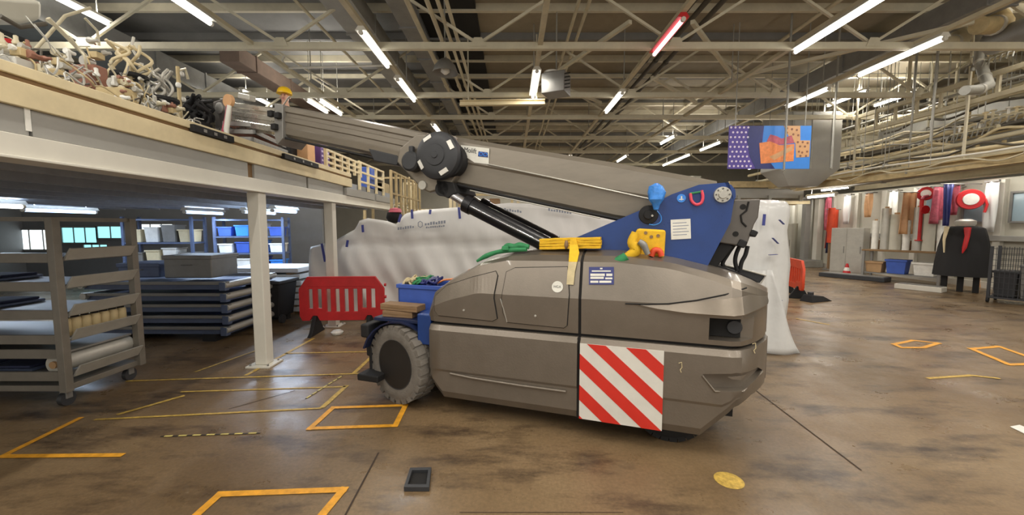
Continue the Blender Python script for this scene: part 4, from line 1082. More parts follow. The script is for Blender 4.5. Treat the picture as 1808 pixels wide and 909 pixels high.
carton('carton', 'pink-cream carton on the mezzanine edge beside the person in black', 535, 262, -3.4, .24, .62, .3, 'tan')
carton('carton', 'plum carton with pale dots on the mezzanine edge left of the cream rail', 560, 268, -3.4, .34, .55, .3, 'plum', print_='lilac')
y = mz(514, -3.5); t = thing('leg_stand_in', 'tall black block standing in for the dark legs left of the pink-cream carton', 'tub', (-3.55, y, DK))  # added stand-in for the person's black legs below the jib
make('stand_in_body', MB().loft([[Vector((x * s, yy * s, z)) for x, yy in ((-.14, -.13), (.14, -.13), (.14, .13), (-.14, .13))] for s, z in ((.85, 0), (1, .6))]), M['matt_black'], t, bevel=.02)
make('tub_rim', MB().rect_ring(.155, .145, .57, .61, .02), M['dark'], t)
single('blue_box', MB().b2((-3.5, mz(648, -3.4) - .2, 2.62), (-3.25, mz(648, -3.4) + .2, 3.12)), M['crate'], 'blue box behind the cream gate on the mezzanine', 'box', bevel=.03)

# ------------------------------------------------------------------ person with a yellow helmet on the mezzanine
PYD = 8.0
hp = PY(504, 178, PYD)
per = thing('person', 'person in dark clothes and yellow helmet standing on the mezzanine behind the crane jib', 'person', (hp.x, PYD, DK))
HT = 1.80
def skin_body(name, joints, edges, m, parent, sub=2):
    me = bpy.data.meshes.new(name); me.from_pydata([j[0] for j in joints], edges, []); me.materials.append(m)
    o = bpy.data.objects.new(name, me); COL.objects.link(o); o.parent = parent
    md = o.modifiers.new('skin', 'SKIN'); md.use_smooth_shade = True
    for i, j in enumerate(joints):
        r = j[1]; me.skin_vertices[0].data[i].radius = r if isinstance(r, tuple) else (r, r)
    me.skin_vertices[0].data[0].use_root = True
    md = o.modifiers.new('sub', 'SUBSURF'); md.levels = sub; md.render_levels = sub
    return o
J = [((0, 0, .95), (.15, .11)), ((0, 0, 1.15), (.14, .1)), ((0, 0, 1.38), (.17, .11)), ((0, -.01, 1.5), (.07, .07)), ((0, -.02, 1.58), (.055, .06)), ((0, -.03, 1.66), (.078, .095)), ((0, -.03, 1.76), (.07, .085)),
     ((.2, 0, 1.4), .06), ((.27, -.02, 1.13), .048), ((.25, -.2, .95), .036), ((.24, -.28, .92), .034),
     ((-.2, 0, 1.4), .06), ((-.27, -.02, 1.13), .048), ((-.25, -.2, .95), .036), ((-.24, -.28, .92), .034),
     ((.1, 0, .85), .095), ((.11, -.02, .48), .066), ((.11, .02, .09), .045), ((.12, -.14, .04), .04),
     ((-.1, 0, .85), .095), ((-.11, -.02, .48), .066), ((-.11, .02, .09), .045), ((-.12, -.14, .04), .04)]
E = [(0, 1), (1, 2), (2, 3), (3, 4), (4, 5), (5, 6), (2, 7), (7, 8), (8, 9), (9, 10), (2, 11), (11, 12), (12, 13), (13, 14), (0, 15), (15, 16), (16, 17), (17, 18), (0, 19), (19, 20), (20, 21), (21, 22)]
skin_body('body', J, E, M['skin'], per)
JC = [((p[0], p[1], p[2]), (tuple(x + .014 for x in r) if isinstance(r, tuple) else r + .014)) for p, r in J]
sel = [0, 1, 2, 7, 8, 9, 11, 12, 13]; mp = {k: i for i, k in enumerate(sel)}
skin_body('jacket', [JC[k] for k in sel], [(mp[a], mp[b]) for a, b in E if a in mp and b in mp], M['navy_cloth'], per)
sel = [0, 15, 16, 17, 19, 20, 21]; mp = {k: i for i, k in enumerate(sel)}
skin_body('trousers', [JC[k] for k in sel], [(mp[a], mp[b]) for a, b in E if a in mp and b in mp], M['matt_black'], per)
for s in (-1, 1):
    make('boot', MB().loft([[Vector((s * .115 + x * .05, y, z)) for x, z in ((-1, 0), (1, 0), (.8, h), (-.8, h))] for y, h in ((.07, .12), (0, .12), (-.12, .08), (-.2, .05))]), M['matt_black'], per, bevel=.015)
    bm = MB()
    for k in range(4): bm.tube([(s * (.225 + k * .012), -.29, .925 - k * .012), (s * (.225 + k * .012), -.345, .92 - k * .012), (s * (.225 + k * .012), -.365, .895 - k * .012)], .0085, 6)
    bm.tube([(s * .22, -.26, .93), (s * .205, -.3, .95), (s * .205, -.33, .945)], .009, 6)
    make('hand', bm, M['skin'], per, smooth=60)
hel = make('helmet', MB().lathe([(.135, 0), (.13, .05), (.105, .1), (.06, .13), (.0, .14)], (0, -.03, 1.73), 'Z', 24), M['helmet'], per, smooth=40)
make('peak', MB().loft([[Vector((math.sin(a) * r, -.03 - math.cos(a) * r, 1.735 + z)) for r, z in ((.12, 0), (.18 if abs(a) < .6 else .15, -.012), (.18 if abs(a) < .6 else .15, -.004), (.12, .012))] for a in [R(x) for x in (-80, -50, -25, 0, 25, 50, 80)]]), M['helmet'], hel, smooth=40)
make('nose', MB().lathe([(.0, -.03), (.016, -.02), (.01, .02), (0, .03)], (0, -.125, 1.665), 'Z', 8), M['skin'], per, smooth=60)
for s in (-1, 1):
    make('ear', MB().lathe([(0, -.012), (.02, -.006), (.022, .006), (0, .012)], (s * .088, -.02, 1.665), 'X', 10), M['skin'], per, smooth=60)
    make('eye', MB().lathe([(0, -.006), (.009, 0), (0, .006)], (s * .032, -.118, 1.69), 'Y', 8), M['dark'], per)
make('mouth', MB().tube([(-.022, -.118, 1.625), (0, -.122, 1.622), (.022, -.118, 1.625)], .005, 6), M['rose'], per)
per.rotation_euler = (0, 0, R(10))

# ------------------------------------------------------------------ below the mezzanine: shelf trolley
TX0, TX1, TY0, TY1 = -6.3, -4.3, 3.72, 4.48
tz = .16
t = thing('shelf_trolley', 'tall grey shelf trolley on castors under the mezzanine at the left edge', 'trolley', ((TX0 + TX1) / 2, (TY0 + TY1) / 2, 0))
hx, hy = (TX1 - TX0) / 2, (TY1 - TY0) / 2
for sx in (-1, 1):
    for sy in (-1, 1):
        make('post', MB().b2((sx * hx - .035, sy * hy - .035, tz), (sx * hx + .035, sy * hy + .035, 1.84)), M['trolley'], t, bevel=.004)
        cs = make('castor', MB().cyl((sx * (hx - .08) - .022, sy * (hy - .06), .07), (sx * (hx - .08) + .022, sy * (hy - .06), .07), .07, 18), M['drum'], t, smooth=40)
        make('castor_fork', MB().b2((sx * (hx - .08) - .035, sy * (hy - .06) - .03, .07), (sx * (hx - .08) + .035, sy * (hy - .06) + .03, .17)), M['steel_grey'], cs, bevel=.006)
make('base_frame', MB().b2((-hx, -hy, tz), (hx, hy, tz + .06)), M['trolley'], t, bevel=.006)
for z in (.30, .52, .66, .90, 1.17, 1.44):
    sh_ = make('shelf', MB().b2((-hx + .04, -hy + .04, z), (hx - .04, hy - .04, z + .02)), M['steel_grey'], t)
    make('front_rail', MB().b2((-hx, -hy - .02, z - .03), (hx, -hy + .01, z + .06)), M['trolley'], sh_, bevel=.004)
    if z not in (.52,):
        make('end_lip', MB().add([(hx - .0, -hy + .05, z - .02), (hx - .0, hy - .05, z - .02), (hx + .03, hy - .05, z - .01), (hx + .03, -hy + .05, z - .01), (hx + .10, hy - .05, z + .1), (hx + .10, -hy + .05, z + .1), (hx + .085, hy - .05, z + .105), (hx + .085, -hy + .05, z + .105)],
             [(0, 1, 2, 3), (3, 2, 4, 5), (5, 4, 6, 7), (7, 6, 1, 0), (0, 3, 5, 7), (1, 6, 4, 2)]), M['alu'], sh_)
make('top_rail', MB().b2((-hx, -hy - .015, 1.80), (hx, -hy + .015, 1.84)).b2((hx - .015, -hy, 1.80), (hx + .015, hy, 1.84)), M['trolley'], t)
for k in range(7):
    y = TY0 + .1 + k * .093
    j = thing('small_canister', 'small pale canister standing in the row on the trolley shelf end', 'canister', (TX1 - .08, y, .68), 0, 'small canisters on the trolley')
    make('body', MB().lathe([(.0, 0), (.042, 0), (.046, .01), (.046, .15), (.038, .17), (0, .17)], n=16), M['cream_dirty'], j, smooth=40)
    make('cap', MB().lathe([(0, .17), (.03, .17), (.03, .19), (0, .19)], n=14), M['matt_black'], j, smooth=40)
rl = thing('film_roll', 'large pale roll lying along the bottom of the shelf trolley end', 'roll', (TX1 + .02, (TY0 + TY1) / 2, .325))
make('film', MB().cyl((0, -.36, .09), (0, .36, .09), .088, 28), M['alu'], rl, smooth=40)
make('core', MB().cyl((0, -.38, .09), (0, .38, .09), .035, 18), M['card'], rl, smooth=40)
rl.location.z = .33; rl.location.x = TX1 - .12
for i in range(9):
    z = (.32, .54, .92, 1.19)[i % 4]; x = TX0 + .35 + (i // 4) * .5; 
    b = thing('folded_sheet', 'dark folded sheet lying on the trolley, shelf %s from the floor, %s' % (('lowest', 'second', 'fourth', 'fifth')[i % 4], ('left end', 'middle', 'right end')[i // 4]), 'sheet', (x, 4.10, z + .003), 0, 'folded sheets on the trolley')
    make('sheet', MB().b2((-.22, -.3, 0), (.22, .3, .03)), M['steel_blue'], b, bevel=.01)
    make('top_fold', MB().b2((-.2, -.28, .03), (.18, .28, .055)), M['navy_cloth'], b, bevel=.01)

# stack of steel panels
for i in range(5):
    z = .08 + i * .172
    q = thing('steel_panel', ('lowest', 'second lowest', 'middle', 'second highest', 'topmost') [i] + ' blue-grey steel frame of the flat stack beside the white column', 'panel', (-5.42 + .02 * (i % 2), 6.55, z), R(.6 * (i % 3 - 1)), 'steel frames in the flat stack')
    make('core', MB().b2((-1.08, -.58, .03), (1.08, .58, .10)), M['steel_blue'], q)
    make('long_rail', MB().b2((-1.12, -.62, .105), (1.12, -.56, .15)), M['steel_grey'], q, bevel=.005)
    make('long_rail', MB().b2((-1.12, .56, .105), (1.12, .62, .15)), M['steel_grey'], q, bevel=.005)
    make('end_tube', MB().cyl((1.08, -.64, .10), (1.08, .64, .10), .05, 14), M['alu'], q, smooth=40)
    make('end_tube', MB().cyl((-1.08, -.64, .10), (-1.08, .64, .10), .05, 14), M['alu'], q, smooth=40)
    make('corner_socket', MB().box((1.06, -.6, .08), (.1, .09, .13)), M['steel_blue'], q, bevel=.01)
    if i == 0: make('skid', MB().b2((-1.0, -.6, -.08), (-.8, .6, .03)), M['matt_black'], q); make('skid', MB().b2((.7, -.6, -.08), (.9, .6, .03)), M['matt_black'], q)
def crate_box(loc, sz, rz, m, label, cat='box', group='boxes under the mezzanine', name='machine_cover'):
    t = thing(name, label, cat, loc, rz, group)
    make('body', MB().b2((-sz[0] / 2, -sz[1] / 2, 0), (sz[0] / 2, sz[1] / 2, sz[2])), M[m], t, bevel=.02)
    make('lid', MB().b2((-sz[0] / 2 - .015, -sz[1] / 2 - .015, sz[2] - .05), (sz[0] / 2 + .015, sz[1] / 2 + .015, sz[2] + .01)), M[m], t, bevel=.008)
    make('handle', MB().tube([(-.08, -sz[1] / 2 - .015, sz[2] * .6), (-.07, -sz[1] / 2 - .04, sz[2] * .6), (.07, -sz[1] / 2 - .04, sz[2] * .6), (.08, -sz[1] / 2 - .015, sz[2] * .6)], .008, 6), M['steel_grey'], t)
    return t
crate_box((-5.1, 6.5, .94), (.75, .6, .35), 0, 'steel_grey', 'grey cover box on the stack of steel frames, right one')
crate_box((-5.95, 6.55, .94), (.6, .6, .22), .1, 'steel_blue', 'low dark box on the left of the steel frame stack')
# white sheet pile and dark trolley behind the column
for i in range(7):
    q = thing('white_board', 'white board in the pile behind the white column, %s' % ('lowest of seven', 'second from the bottom', 'third from the bottom', 'middle one', 'third from the top', 'second from the top', 'topmost')[i], 'board', (-4.95 + .03 * math.sin(i * 2), 8.3, .06 + i * .13), R(1.5 * math.sin(i * 3)), 'white boards in a pile')
    make('board', MB().b2((-.75, -.5, 0), (.75, .5, .09)), M['sheet'], q, bevel=.012)
    for s in (-.55, .55): make('spacer', MB().b2((s - .05, -.48, -.04 if i else -.06), (s + .05, .48, 0)), M['wood'], q)
tb = thing('waste_bin', 'dark wheeled bin left of the red barrier', 'bin', (-4.45, 7.3, 0))
make('bin_body', MB().loft([[Vector((x * s, y * s, z)) for x, y in ((-.3, -.3), (.3, -.3), (.3, .3), (-.3, .3))] for s, z in ((.8, .1), (1, .72))]), M['matt_black'], tb, bevel=.02)
make('lid', MB().b2((-.33, -.33, .72), (.33, .33, .78)), M['drum'], tb, bevel=.02)
for s in (-1, 1): make('bin_wheel', MB().cyl((s * .25, -.2, .08), (s * .3, -.2, .08), .08, 16), M['drum'], tb)
make('bin_foot', MB().b2((-.2, .1, 0), (.2, .2, .1)), M['drum'], tb)

# partition with lit windows at the back under the mezzanine
PYB = 13.0
struct('wall_partition', MB().b2((-16, PYB, 0), (-6.2, PYB + .1, 2.6)), M['wall_grey'])
def window(n, px0, px1, py0, py1, m, bars=2):
    a, b = PY(px0, py1, PYB - .03), PY(px1, py0, PYB - .03)
    t = thing('window_%d' % n, 'x', 'window', ((a.x + b.x) / 2, PYB - .03, a.z)); t['kind'] = 'structure'
    w_ = (b.x - a.x) / 2; h = b.z - a.z
    make('pane', MB().b2((-w_, 0, 0), (w_, .01, h)), M[m], t)
    make('window_frame', MB().b2((-w_ - .05, -.03, -.05), (w_ + .05, .02, 0)).b2((-w_ - .05, -.03, h), (w_ + .05, .02, h + .05)).b2((-w_ - .05, -.03, 0), (-w_, .02, h)).b2((w_, -.03, 0), (w_ + .05, .02, h)), M['steel_grey'], t)
    for k in range(bars): make('glazing_bar', MB().b2((-w_ + 2 * w_ * (k + 1) / (bars + 1) - .015, -.02, 0), (-w_ + 2 * w_ * (k + 1) / (bars + 1) + .015, .0, h)), M['steel_grey'], t)
    t['label'] = 'lit window in the far partition under the mezzanine'
window(1, 30, 100, 406, 440, 'window_white'); window(2, 112, 170, 402, 428, 'window_cool'); window(3, 174, 240, 400, 420, 'window_cool'); window(4, 248, 305, 396, 428, 'window_white')
window(5, 150, 190, 432, 446, 'window_cool')
for i, (x, y, ln, lb) in enumerate(((-8.2, 6.0, 1.4, 'cool lit tube under the mezzanine over the shelf trolley'), (-9.7, 8.6, 1.4, 'cool lit tube under the mezzanine far back at left'), (-6.0, 9.5, 1.2, 'bluish lit tube under the mezzanine behind the steel frames'), (-4.9, 8.6, .9, 'bluish lit tube under the mezzanine near the white column'), (-7.4, 9.6, 1.2, 'bluish lit tube under the mezzanine further left of the blue rack'))):
    tube_lamp(x, y - ln / 2, y + ln / 2, lb, 'tube_cool' if i else 'tube', 2.08, 40, light=(.66, .8, 1), hang=2.31)
# shelving with blue bins far under the mezzanine
def shelving(x, y, rz, n, label, bins=('crate', 'sky_blue', 'white_pad'), w_=1.6, h=2.0, m='steel_blue', group='shelving racks'):
    t = thing('shelving_rack', label, 'rack', (x, y, 0), rz, group)
    for sx in (-1, 1):
        for sy in (-1, 1): make('upright', MB().b2((sx * w_ / 2 - .03, sy * .25 - .03, 0), (sx * w_ / 2 + .03, sy * .25 + .03, h)), M[m], t)
    for k in range(n): make('shelf', MB().b2((-w_ / 2, -.27, .15 + k * (h - .25) / (n - 1)), (w_ / 2, .27, .19 + k * (h - .25) / (n - 1))), M[m], t)
    c, s = math.cos(rz), math.sin(rz)
    for k in range(n - 1):
        for j in range(4):
            bx = -w_ / 2 + w_ * (j + .5) / 4; wz = .19 + k * (h - .25) / (n - 1) + .002
            b = thing('storage_bin', '%s bin on the %s' % (('blue', 'light blue', 'white')[(j + k) % 3], label), 'bin', (x + bx * c, y + bx * s, wz), rz, 'bins on the ' + label)
            hh_ = (h - .25) / (n - 1) * (.55 + .1 * ((j * 7 + k * 3) % 3))
            make('bin_body', MB().loft([[Vector((px_ * q_, py_ * q_, z_)) for px_, py_ in ((-.16, -.2), (.16, -.2), (.16, .2), (-.16, .2))] for q_, z_ in ((.88, 0), (1, hh_))]), M[bins[(j + k) % 3]], b, bevel=.01)
            make('rim', MB().rect_ring(.175, .215, hh_ - .03, hh_ + .001, .016), M[bins[(j + k) % 3]], b)
shelving(-6.9, 10.6, R(12), 5, 'blue shelving rack far under the mezzanine')
shelving(-8.9, 10.2, R(5), 4, 'shelving rack under the mezzanine behind the trolley', ('white_pad', 'steel_grey', 'cream'))

# ------------------------------------------------------------------ red barrier
b = PY(612, 575, 6.55)
t = thing('crowd_barrier', 'red plastic crowd barrier standing in front of the white sheeting', 'barrier', (b.x, 6.42, 0), R(3))
Wb, Hb = .68, .94
out = [(-Wb + .04, .22), (-.52, .22), (-.47, .3), (-.4, .3), (-.36, .22), (.36, .22), (.4, .3), (.47, .3), (.52, .22), (Wb - .04, .22), (Wb, .3), (Wb, .74), (Wb - .14, Hb), (-Wb + .14, Hb), (-Wb, .74), (-Wb, .3)]
def holes_panel(outl, holes, th):
    bm = bmesh.new(); 
    def ring(pts):
        vs = [bm.verts.new((x, -th / 2, z)) for x, z in pts]
        return [bm.edges.new((vs[i], vs[(i + 1) % len(vs)])) for i in range(len(vs))]
    es = ring(outl)
    for h in holes: es += ring(h)
    bmesh.ops.triangle_fill(bm, use_beauty=True, edges=es)
    r = bmesh.ops.extrude_face_region(bm, geom=bm.faces[:]); bmesh.ops.translate(bm, vec=(0, th, 0), verts=[g for g in r['geom'] if isinstance(g, bmesh.types.BMVert)])
    bm.verts.index_update(); mb = MB(); mb.v = [v.co.copy() for v in bm.verts]; mb.f = [tuple(v.index for v in f.verts) for f in bm.faces]; bm.free(); return mb
hs = []
for k in range(8):
    x = -.50 + k * .143
    z0_ = .36 if abs(abs(x) - .43) > .08 else .42
    hs.append([(x - .036, z0_), (x + .036, z0_), (x + .036, .74), (x - .036, .74)])
make('panel', holes_panel(out, hs, .06), M['red_plastic'], t, bevel=.006)
for s in (-1, 1):
    make('foot', MB().prism([(s * .435 - .03, -.28, 0), (s * .435 - .03, .28, 0), (s * .435 - .03, .2, .06), (s * .435 - .03, .05, .3), (s * .435 - .03, -.05, .3), (s * .435 - .03, -.2, .06)], (.06, 0, 0)), M['matt_black'], t, bevel=.008)
for sz in (.36, .6, .8): make('side_lug', MB().cyl((Wb, 0, sz), (Wb + .03, 0, sz), .025, 10), M['red_plastic'], t)
make('top_band', MB().b2((-Wb + .16, -.036, .78), (Wb - .16, -.03, .90)), M['red_plastic'], t, bevel=.003)
single('crumpled_paper', MB().lathe([(0, 0), (.08, .005), (.1, .04), (.06, .07), (0, .06)], PY(595, 578, 6.35) * 1 + Vector((0, 0, -PY(595, 578, 6.35).z)), 'Z', 9), M['white_pad'], 'crumpled white paper under the red barrier', 'paper')

# ------------------------------------------------------------------ white protective sheeting
def wob(*a): return math.sin(a[0]) * .5 + math.sin(a[0] * 2.3 + a[1]) * .3 + math.sin(a[1] * 1.7) * .2
TY = 7.55
top = [(548, 436), (592, 424), (628, 404), (634, 390), (650, 385), (684, 390), (700, 396), (716, 377), (740, 371), (830, 364), (900, 358), (960, 361), (1010, 372), (1080, 386), (1140, 390)]
tops = [PY(x, y, TY) for x, y in top]
def top_z(x): return interp(x, [(p.x, p.z) for p in tops])
xa, xb = tops[0].x, tops[-1].x
def sheet_fn(a, c):
    x = xa + (xb - xa) * a; zt_ = top_z(x); z = zt_ * (1 - c)
    s = x + .55 * (z - 1)                      # folds lean to the right going down
    y = TY + .05 * math.sin(s * 5.0) * (.15 + c) + .07 * (abs(math.sin(s * 4.3 + .6 * math.sin(z * 2))) ** .6 - .6) * (.15 + c) + .02 * math.sin(s * 17 + 1) * (.2 + c) + .02 * math.sin(z * 7 + x) - .25 * c * (1 - .2 * a)
    y += .05 * math.exp(-((z - 1.42) / .06) ** 2)
    return Vector((x, y, max(.004, z)))
t = thing('protective_sheeting', 'long white protective sheeting screen behind the red barrier and crane', 'sheeting', (0, TY, 0))
mb = MB().grid(120, 26, sheet_fn)
mb.v = [p - Vector((0, TY, 0)) for p in mb.v]
make('sheet', mb, M['sheet'], t, smooth=80, solid=.006)
make('side_sheet', MB().grid(20, 14, lambda a, c: Vector((xa + .03 * math.sin(a * 30) - .06 * a, .9 * a + (sheet_fn(0, c).y - TY), tops[0].z * (1 - c) + .004))), M['sheet'], t, smooth=80, solid=.006)
for (x0, y0_, x1, y1_) in ((640, 397, 641, 410), (708, 378, 704, 392), (727, 370, 728, 386), (760, 370, 759, 378), (810, 366, 812, 386), (568, 430, 574, 462), (614, 424, 612, 436)):
    a_ = PY(x0, y0_, TY - .12) - Vector((0, TY, 0)); b_ = PY(x1, y1_, TY - .14) - Vector((0, TY, 0))
    make('blue_tape', MB().bar(a_, b_, .045, .006), M['tape'], t)
# printed band of small grey-blue marks
def print_row(px0, px1, py0, py1, hgt, parent, n, Y, base):
    for k in range(n):
        f_ = k / n; g_ = (k + .7) / n
        p0 = PY(px0 + (px1 - px0) * f_, py0 + (py1 - py0) * f_, Y) - base; p1 = PY(px0 + (px1 - px0) * g_, py0 + (py1 - py0) * g_, Y) - base
        hh_ = Vector((0, 0, hgt * random.choice((.7, 1, 1))))
        make('grey_mark', MB().prism([p0, p1, p1 + hh_, p0 + hh_], (0, .003, 0)), M['grey_print'], parent)
bs_ = Vector((0, TY, 0))
YP = TY - .17
print_row(702, 732, 406, 402, .05, t, 7, YP, bs_); print_row(750, 788, 398, 394, .055, t, 8, YP, bs_); print_row(752, 786, 403, 400, .03, t, 9, YP, bs_)
print_row(890, 922, 372, 376, .05, t, 7, YP, bs_); print_row(968, 1010, 372, 378, .05, t, 9, YP, bs_)
c = PY(742, 396, YP) - bs_
make('hexagon_mark', MB().tube([c + Vector((.045 * math.cos(R(60 * k + 30)), 0, .06 * math.sin(R(60 * k + 30)))) for k in range(6)], .008, 6, closed=True), M['grey_print'], t)
# wrapped object poking out over the sheeting
c = PY(696, 383, TY + .15)
t = thing('maroon_bag', 'dark maroon bag on top of the white sheeting', 'bag', c + Vector((0, 0, -.12)))
make('bag', MB().lathe([(0, 0), (.1, .02), (.15, .1), (.13, .2), (.06, .26), (0, .27)], n=16), M['dark'], t, smooth=50)
make('red_top', MB().lathe([(.1, .2), (.13, .21), (.1, .28), (0, .3)], (.03, -.02, 0), n=14), M['rose'], t, smooth=50)
# wrapped stack right of the crane
WX0, WX1, WY0, WY1 = 2.75, 4.0, 5.55, 7.6
wp = thing('wrapped_stack', 'tall stack wrapped in shiny white sheeting right of the crane nose', 'wrapped goods', ((WX0 + WX1) / 2, (WY0 + WY1) / 2, 0))
cx, cy = (WX0 + WX1) / 2, (WY0 + WY1) / 2
def wrap_ring(z, s):
    pts = []
    N_ = 72
    for k in range(N_):
        a = 2 * math.pi * k / N_; ca, sa = math.cos(a), math.sin(a)
        e = 7.0; rr_ = (abs(ca) ** e + abs(sa) ** e) ** (-1 / e)
        x, y = ca * rr_ * (WX1 - WX0) / 2, sa * rr_ * (WY1 - WY0) / 2
        dn = .035 * math.sin(a * 17 + z * 2.2) + .03 * math.sin(a * 9 - z * 4.1) + .02 * math.sin(z * 9 + a * 5)
        fl = 1 + s + dn * (.8 + .6 * max(0, .6 - z))
        pts.append(Vector((x * fl, y * (1 + (fl - 1) * .5), z)))
    return pts
rg = [wrap_ring(z, s) for z, s in ((.004, .12), (.05, .10), (.2, .06), (.45, .03), (.7, .01), (.95, .0), (1.2, .0), (1.45, .0), (1.7, -.005), (1.9, -.01), (2.02, -.03), (2.1, -.1), (2.13, -.3), (2.14, -.6))]
make('wrapping', MB().loft(rg), M['sheet_clear'], wp, smooth=80)
fl = [G(1352, 634), G(1424, 620), G(1400, 585), G(1376, 520, .9), G(1352, 480, 1.2)]
def flap_fn(a, c):
    bt = Vector((3.15 + .72 * a, 5.40 - .02 * a - .05 * c, 0)); tp_ = Vector((3.3 + .3 * a, 5.44, 1.15))
    p = tp_.lerp(bt, c); p.x += .12 * a * c ** 4; p.y += .04 * math.sin(a * 9 + c * 5); p.z = max(.005, p.z); return p
fm = MB().grid(16, 14, flap_fn); fm.v = [p - Vector((cx, cy, 0)) for p in fm.v]
make('loose_flap', fm, M['sheet_clear'], wp, smooth=80, solid=.005)
for (x0, y0_, x1, y1_) in ((1376, 388, 1384, 396), (1364, 420, 1374, 430), (1358, 450, 1372, 449), (1350, 378, 1348, 398), (1372, 528, 1380, 530)):
    a_, b_ = PY(x0, y0_, 5.46) - Vector((cx, cy, 0)), PY(x1, y1_, 5.46) - Vector((cx, cy, 0))
    make('blue_tape', MB().bar(a_, b_, .04, .006), M['tape'], wp)

# ------------------------------------------------------------------ hanging poster
PD = 9.0
a, b = PY(1285, 298, PD), PY(1433, 222, PD)
po = thing('hanging_poster', 'purple and blue hanging poster with dots, an orange box and a honeycomb pattern', 'poster', ((a.x + b.x) / 2, PD, a.z))
w_ = (b.x - a.x) / 2; h = b.z - a.z
make('board', MB().b2((-w_, 0, 0), (w_, .03, h)), M['purple'], po, bevel=.004)
def pp(u_, v_, dy=-.001): return Vector((-w_ + 2 * w_ * u_, dy, h * (1 - v_)))
make('blue_field', MB().prism([pp(*q) for q in ((.42, 0), (1, 0), (1, 1), (.52, 1), (.5, .9), (.4, .6))], (0, -.002, 0)), M['sky_blue'], po)
make('violet_field', MB().prism([pp(q[0], q[1], -.003) for q in ((.24, 0), (.42, 0), (.40, .25), (.42, .62), (.58, 1), (.34, 1), (.26, .7), (.22, .3))], (0, -.001, 0)), M['navy'], po)
for r_ in range(9):
    for k in range(6):
        u_ = .02 + k * .052 + (.026 if r_ % 2 else 0); v_ = .04 + r_ * .112
        if u_ < .24 + (.1 * max(0, v_ - .55) / .45): make('dot', MB().lathe([(0, -.005), (.024, -.005), (.024, 0)], pp(u_, v_, -.0005), 'Y', 8), M['lilac'], po)
make('orange_box_front', MB().prism([pp(q[0], q[1], -.004) for q in ((.37, .4), (.5, .36), (.62, .45), (.8, .42), (.8, .82), (.4, .88))], (0, -.004, 0)), M['orange'], po)
make('rose_lid', MB().prism([pp(q[0], q[1], -.004) for q in ((.46, .36), (.5, .2), (.58, .24), (.64, .3), (.76, .22), (.8, .4), (.62, .44))], (0, -.003, 0)), M['rose'], po)
make('pale_band', MB().prism([pp(q[0], q[1], -.0085) for q in ((.5, .72), (.78, .46), (.78, .56), (.56, .8))], (0, -.001, 0)), M['tan'], po)
hx_ = [(.66, .0), (.86, .0), (.87, .34), (.99, .34), (.99, .72), (.83, .74), (.81, .4), (.74, .3)]
make('honeycomb', MB().prism([pp(q[0], q[1], -.003) for q in hx_], (0, -.0035, 0)), M['tan'], po)
for u_, v_ in ((.70, .06), (.76, .08), (.82, .1), (.70, .16), (.78, .2), (.84, .22), (.84, .38), (.90, .38), (.96, .4), (.87, .48), (.93, .48), (.86, .6), (.9, .62), (.96, .6), (.88, .7), (.95, .7)):
    make('dark_cell', MB().lathe([(0, -.009), (.026, -.009), (.026, -.006)], pp(u_, v_, 0), 'Y', 6), M['rust'], po)
for s in (-.85, .85): make('hanger', MB().cyl((s * w_, .015, h), (s * w_, .015, ROOF - a.z - .16), .012, 6), M['pipe_grey'], po)

# ------------------------------------------------------------------ pipes, trays and ducts over the right-hand aisle
def hz(py, X, px=1808): return PX(px, py, X).z
def tray(X, z, y0, y1, wd, m, label):
    t = thing('cable_tray', label, 'cable tray', (X, y0, z), 0, 'cable trays over the right aisle'); L_ = y1 - y0
    for s in (-1, 1): make('side_rail', MB().b2((s * wd / 2 - .012, 0, -.05), (s * wd / 2 + .012, L_, .05)), M[m], t)
    bm = MB(); k = .2
    while k < L_: bm.b2((-wd / 2, k - .015, -.04), (wd / 2, k + .015, -.015)); k += .35
    make('rungs', bm, M[m], t)
    for j in range(3):
        pts = [(-wd / 3 + j * wd / 3 + random.uniform(-.02, .02), L_ * i / 10, .0 + random.uniform(-.01, .02)) for i in range(11)]
        make('cable', MB().tube(pts, .018, 6), M['matt_black' if j == 1 else 'pipe_dark'], t, smooth=60)
    k = 1.0
    while k < L_:
        make('hanger_rod', MB().cyl((-wd / 2, k, .05), (-wd / 2, k, ROOF - z - .17), .01, 6), M['pipe_grey'], t); k += 3.2
    return t
tray(10.3, 3.25, 5.5, 15.0, .45, 'pipe', 'lowest cable tray over the right aisle')
tray(10.9, 3.75, 5.0, 15.5, .4, 'pipe_grey', 'middle cable tray over the right aisle')
tray(11.48, 4.35, 5.0, 16.0, .5, 'pipe', 'highest cable tray over the right aisle')
for X, z, hh_, m, lb in ((9.85, 2.98, .2, 'cream_dirty', 'cream steel beam forming the lower edge of the overhead services on the right'), (11.9, 3.0, .2, 'pipe', 'beige steel beam behind the lower edge beam on the right'), (12.6, 4.7, .3, 'pipe_grey', 'grey steel beam high behind the pipes on the right')):
    t = thing('service_beam', lb, 'beam', (X, 5.0, z), 0, 'service beams over the right aisle')
    make('bottom_flange', MB().b2((-.09, 0, 0), (.09, 8.9, .02)), M[m], t); make('top_flange', MB().b2((-.09, 0, hh_), (.09, 8.9, hh_ + .02)), M[m], t); make('web', MB().b2((-.012, 0, .02), (.012, 8.9, hh_)), M[m], t)
    for k in range(4): make('hanger', MB().bar((0, 1 + k * 2.8, hh_ + .02), (0, 1 + k * 2.8, ROOF - z), .04, .04), M['truss'], t)
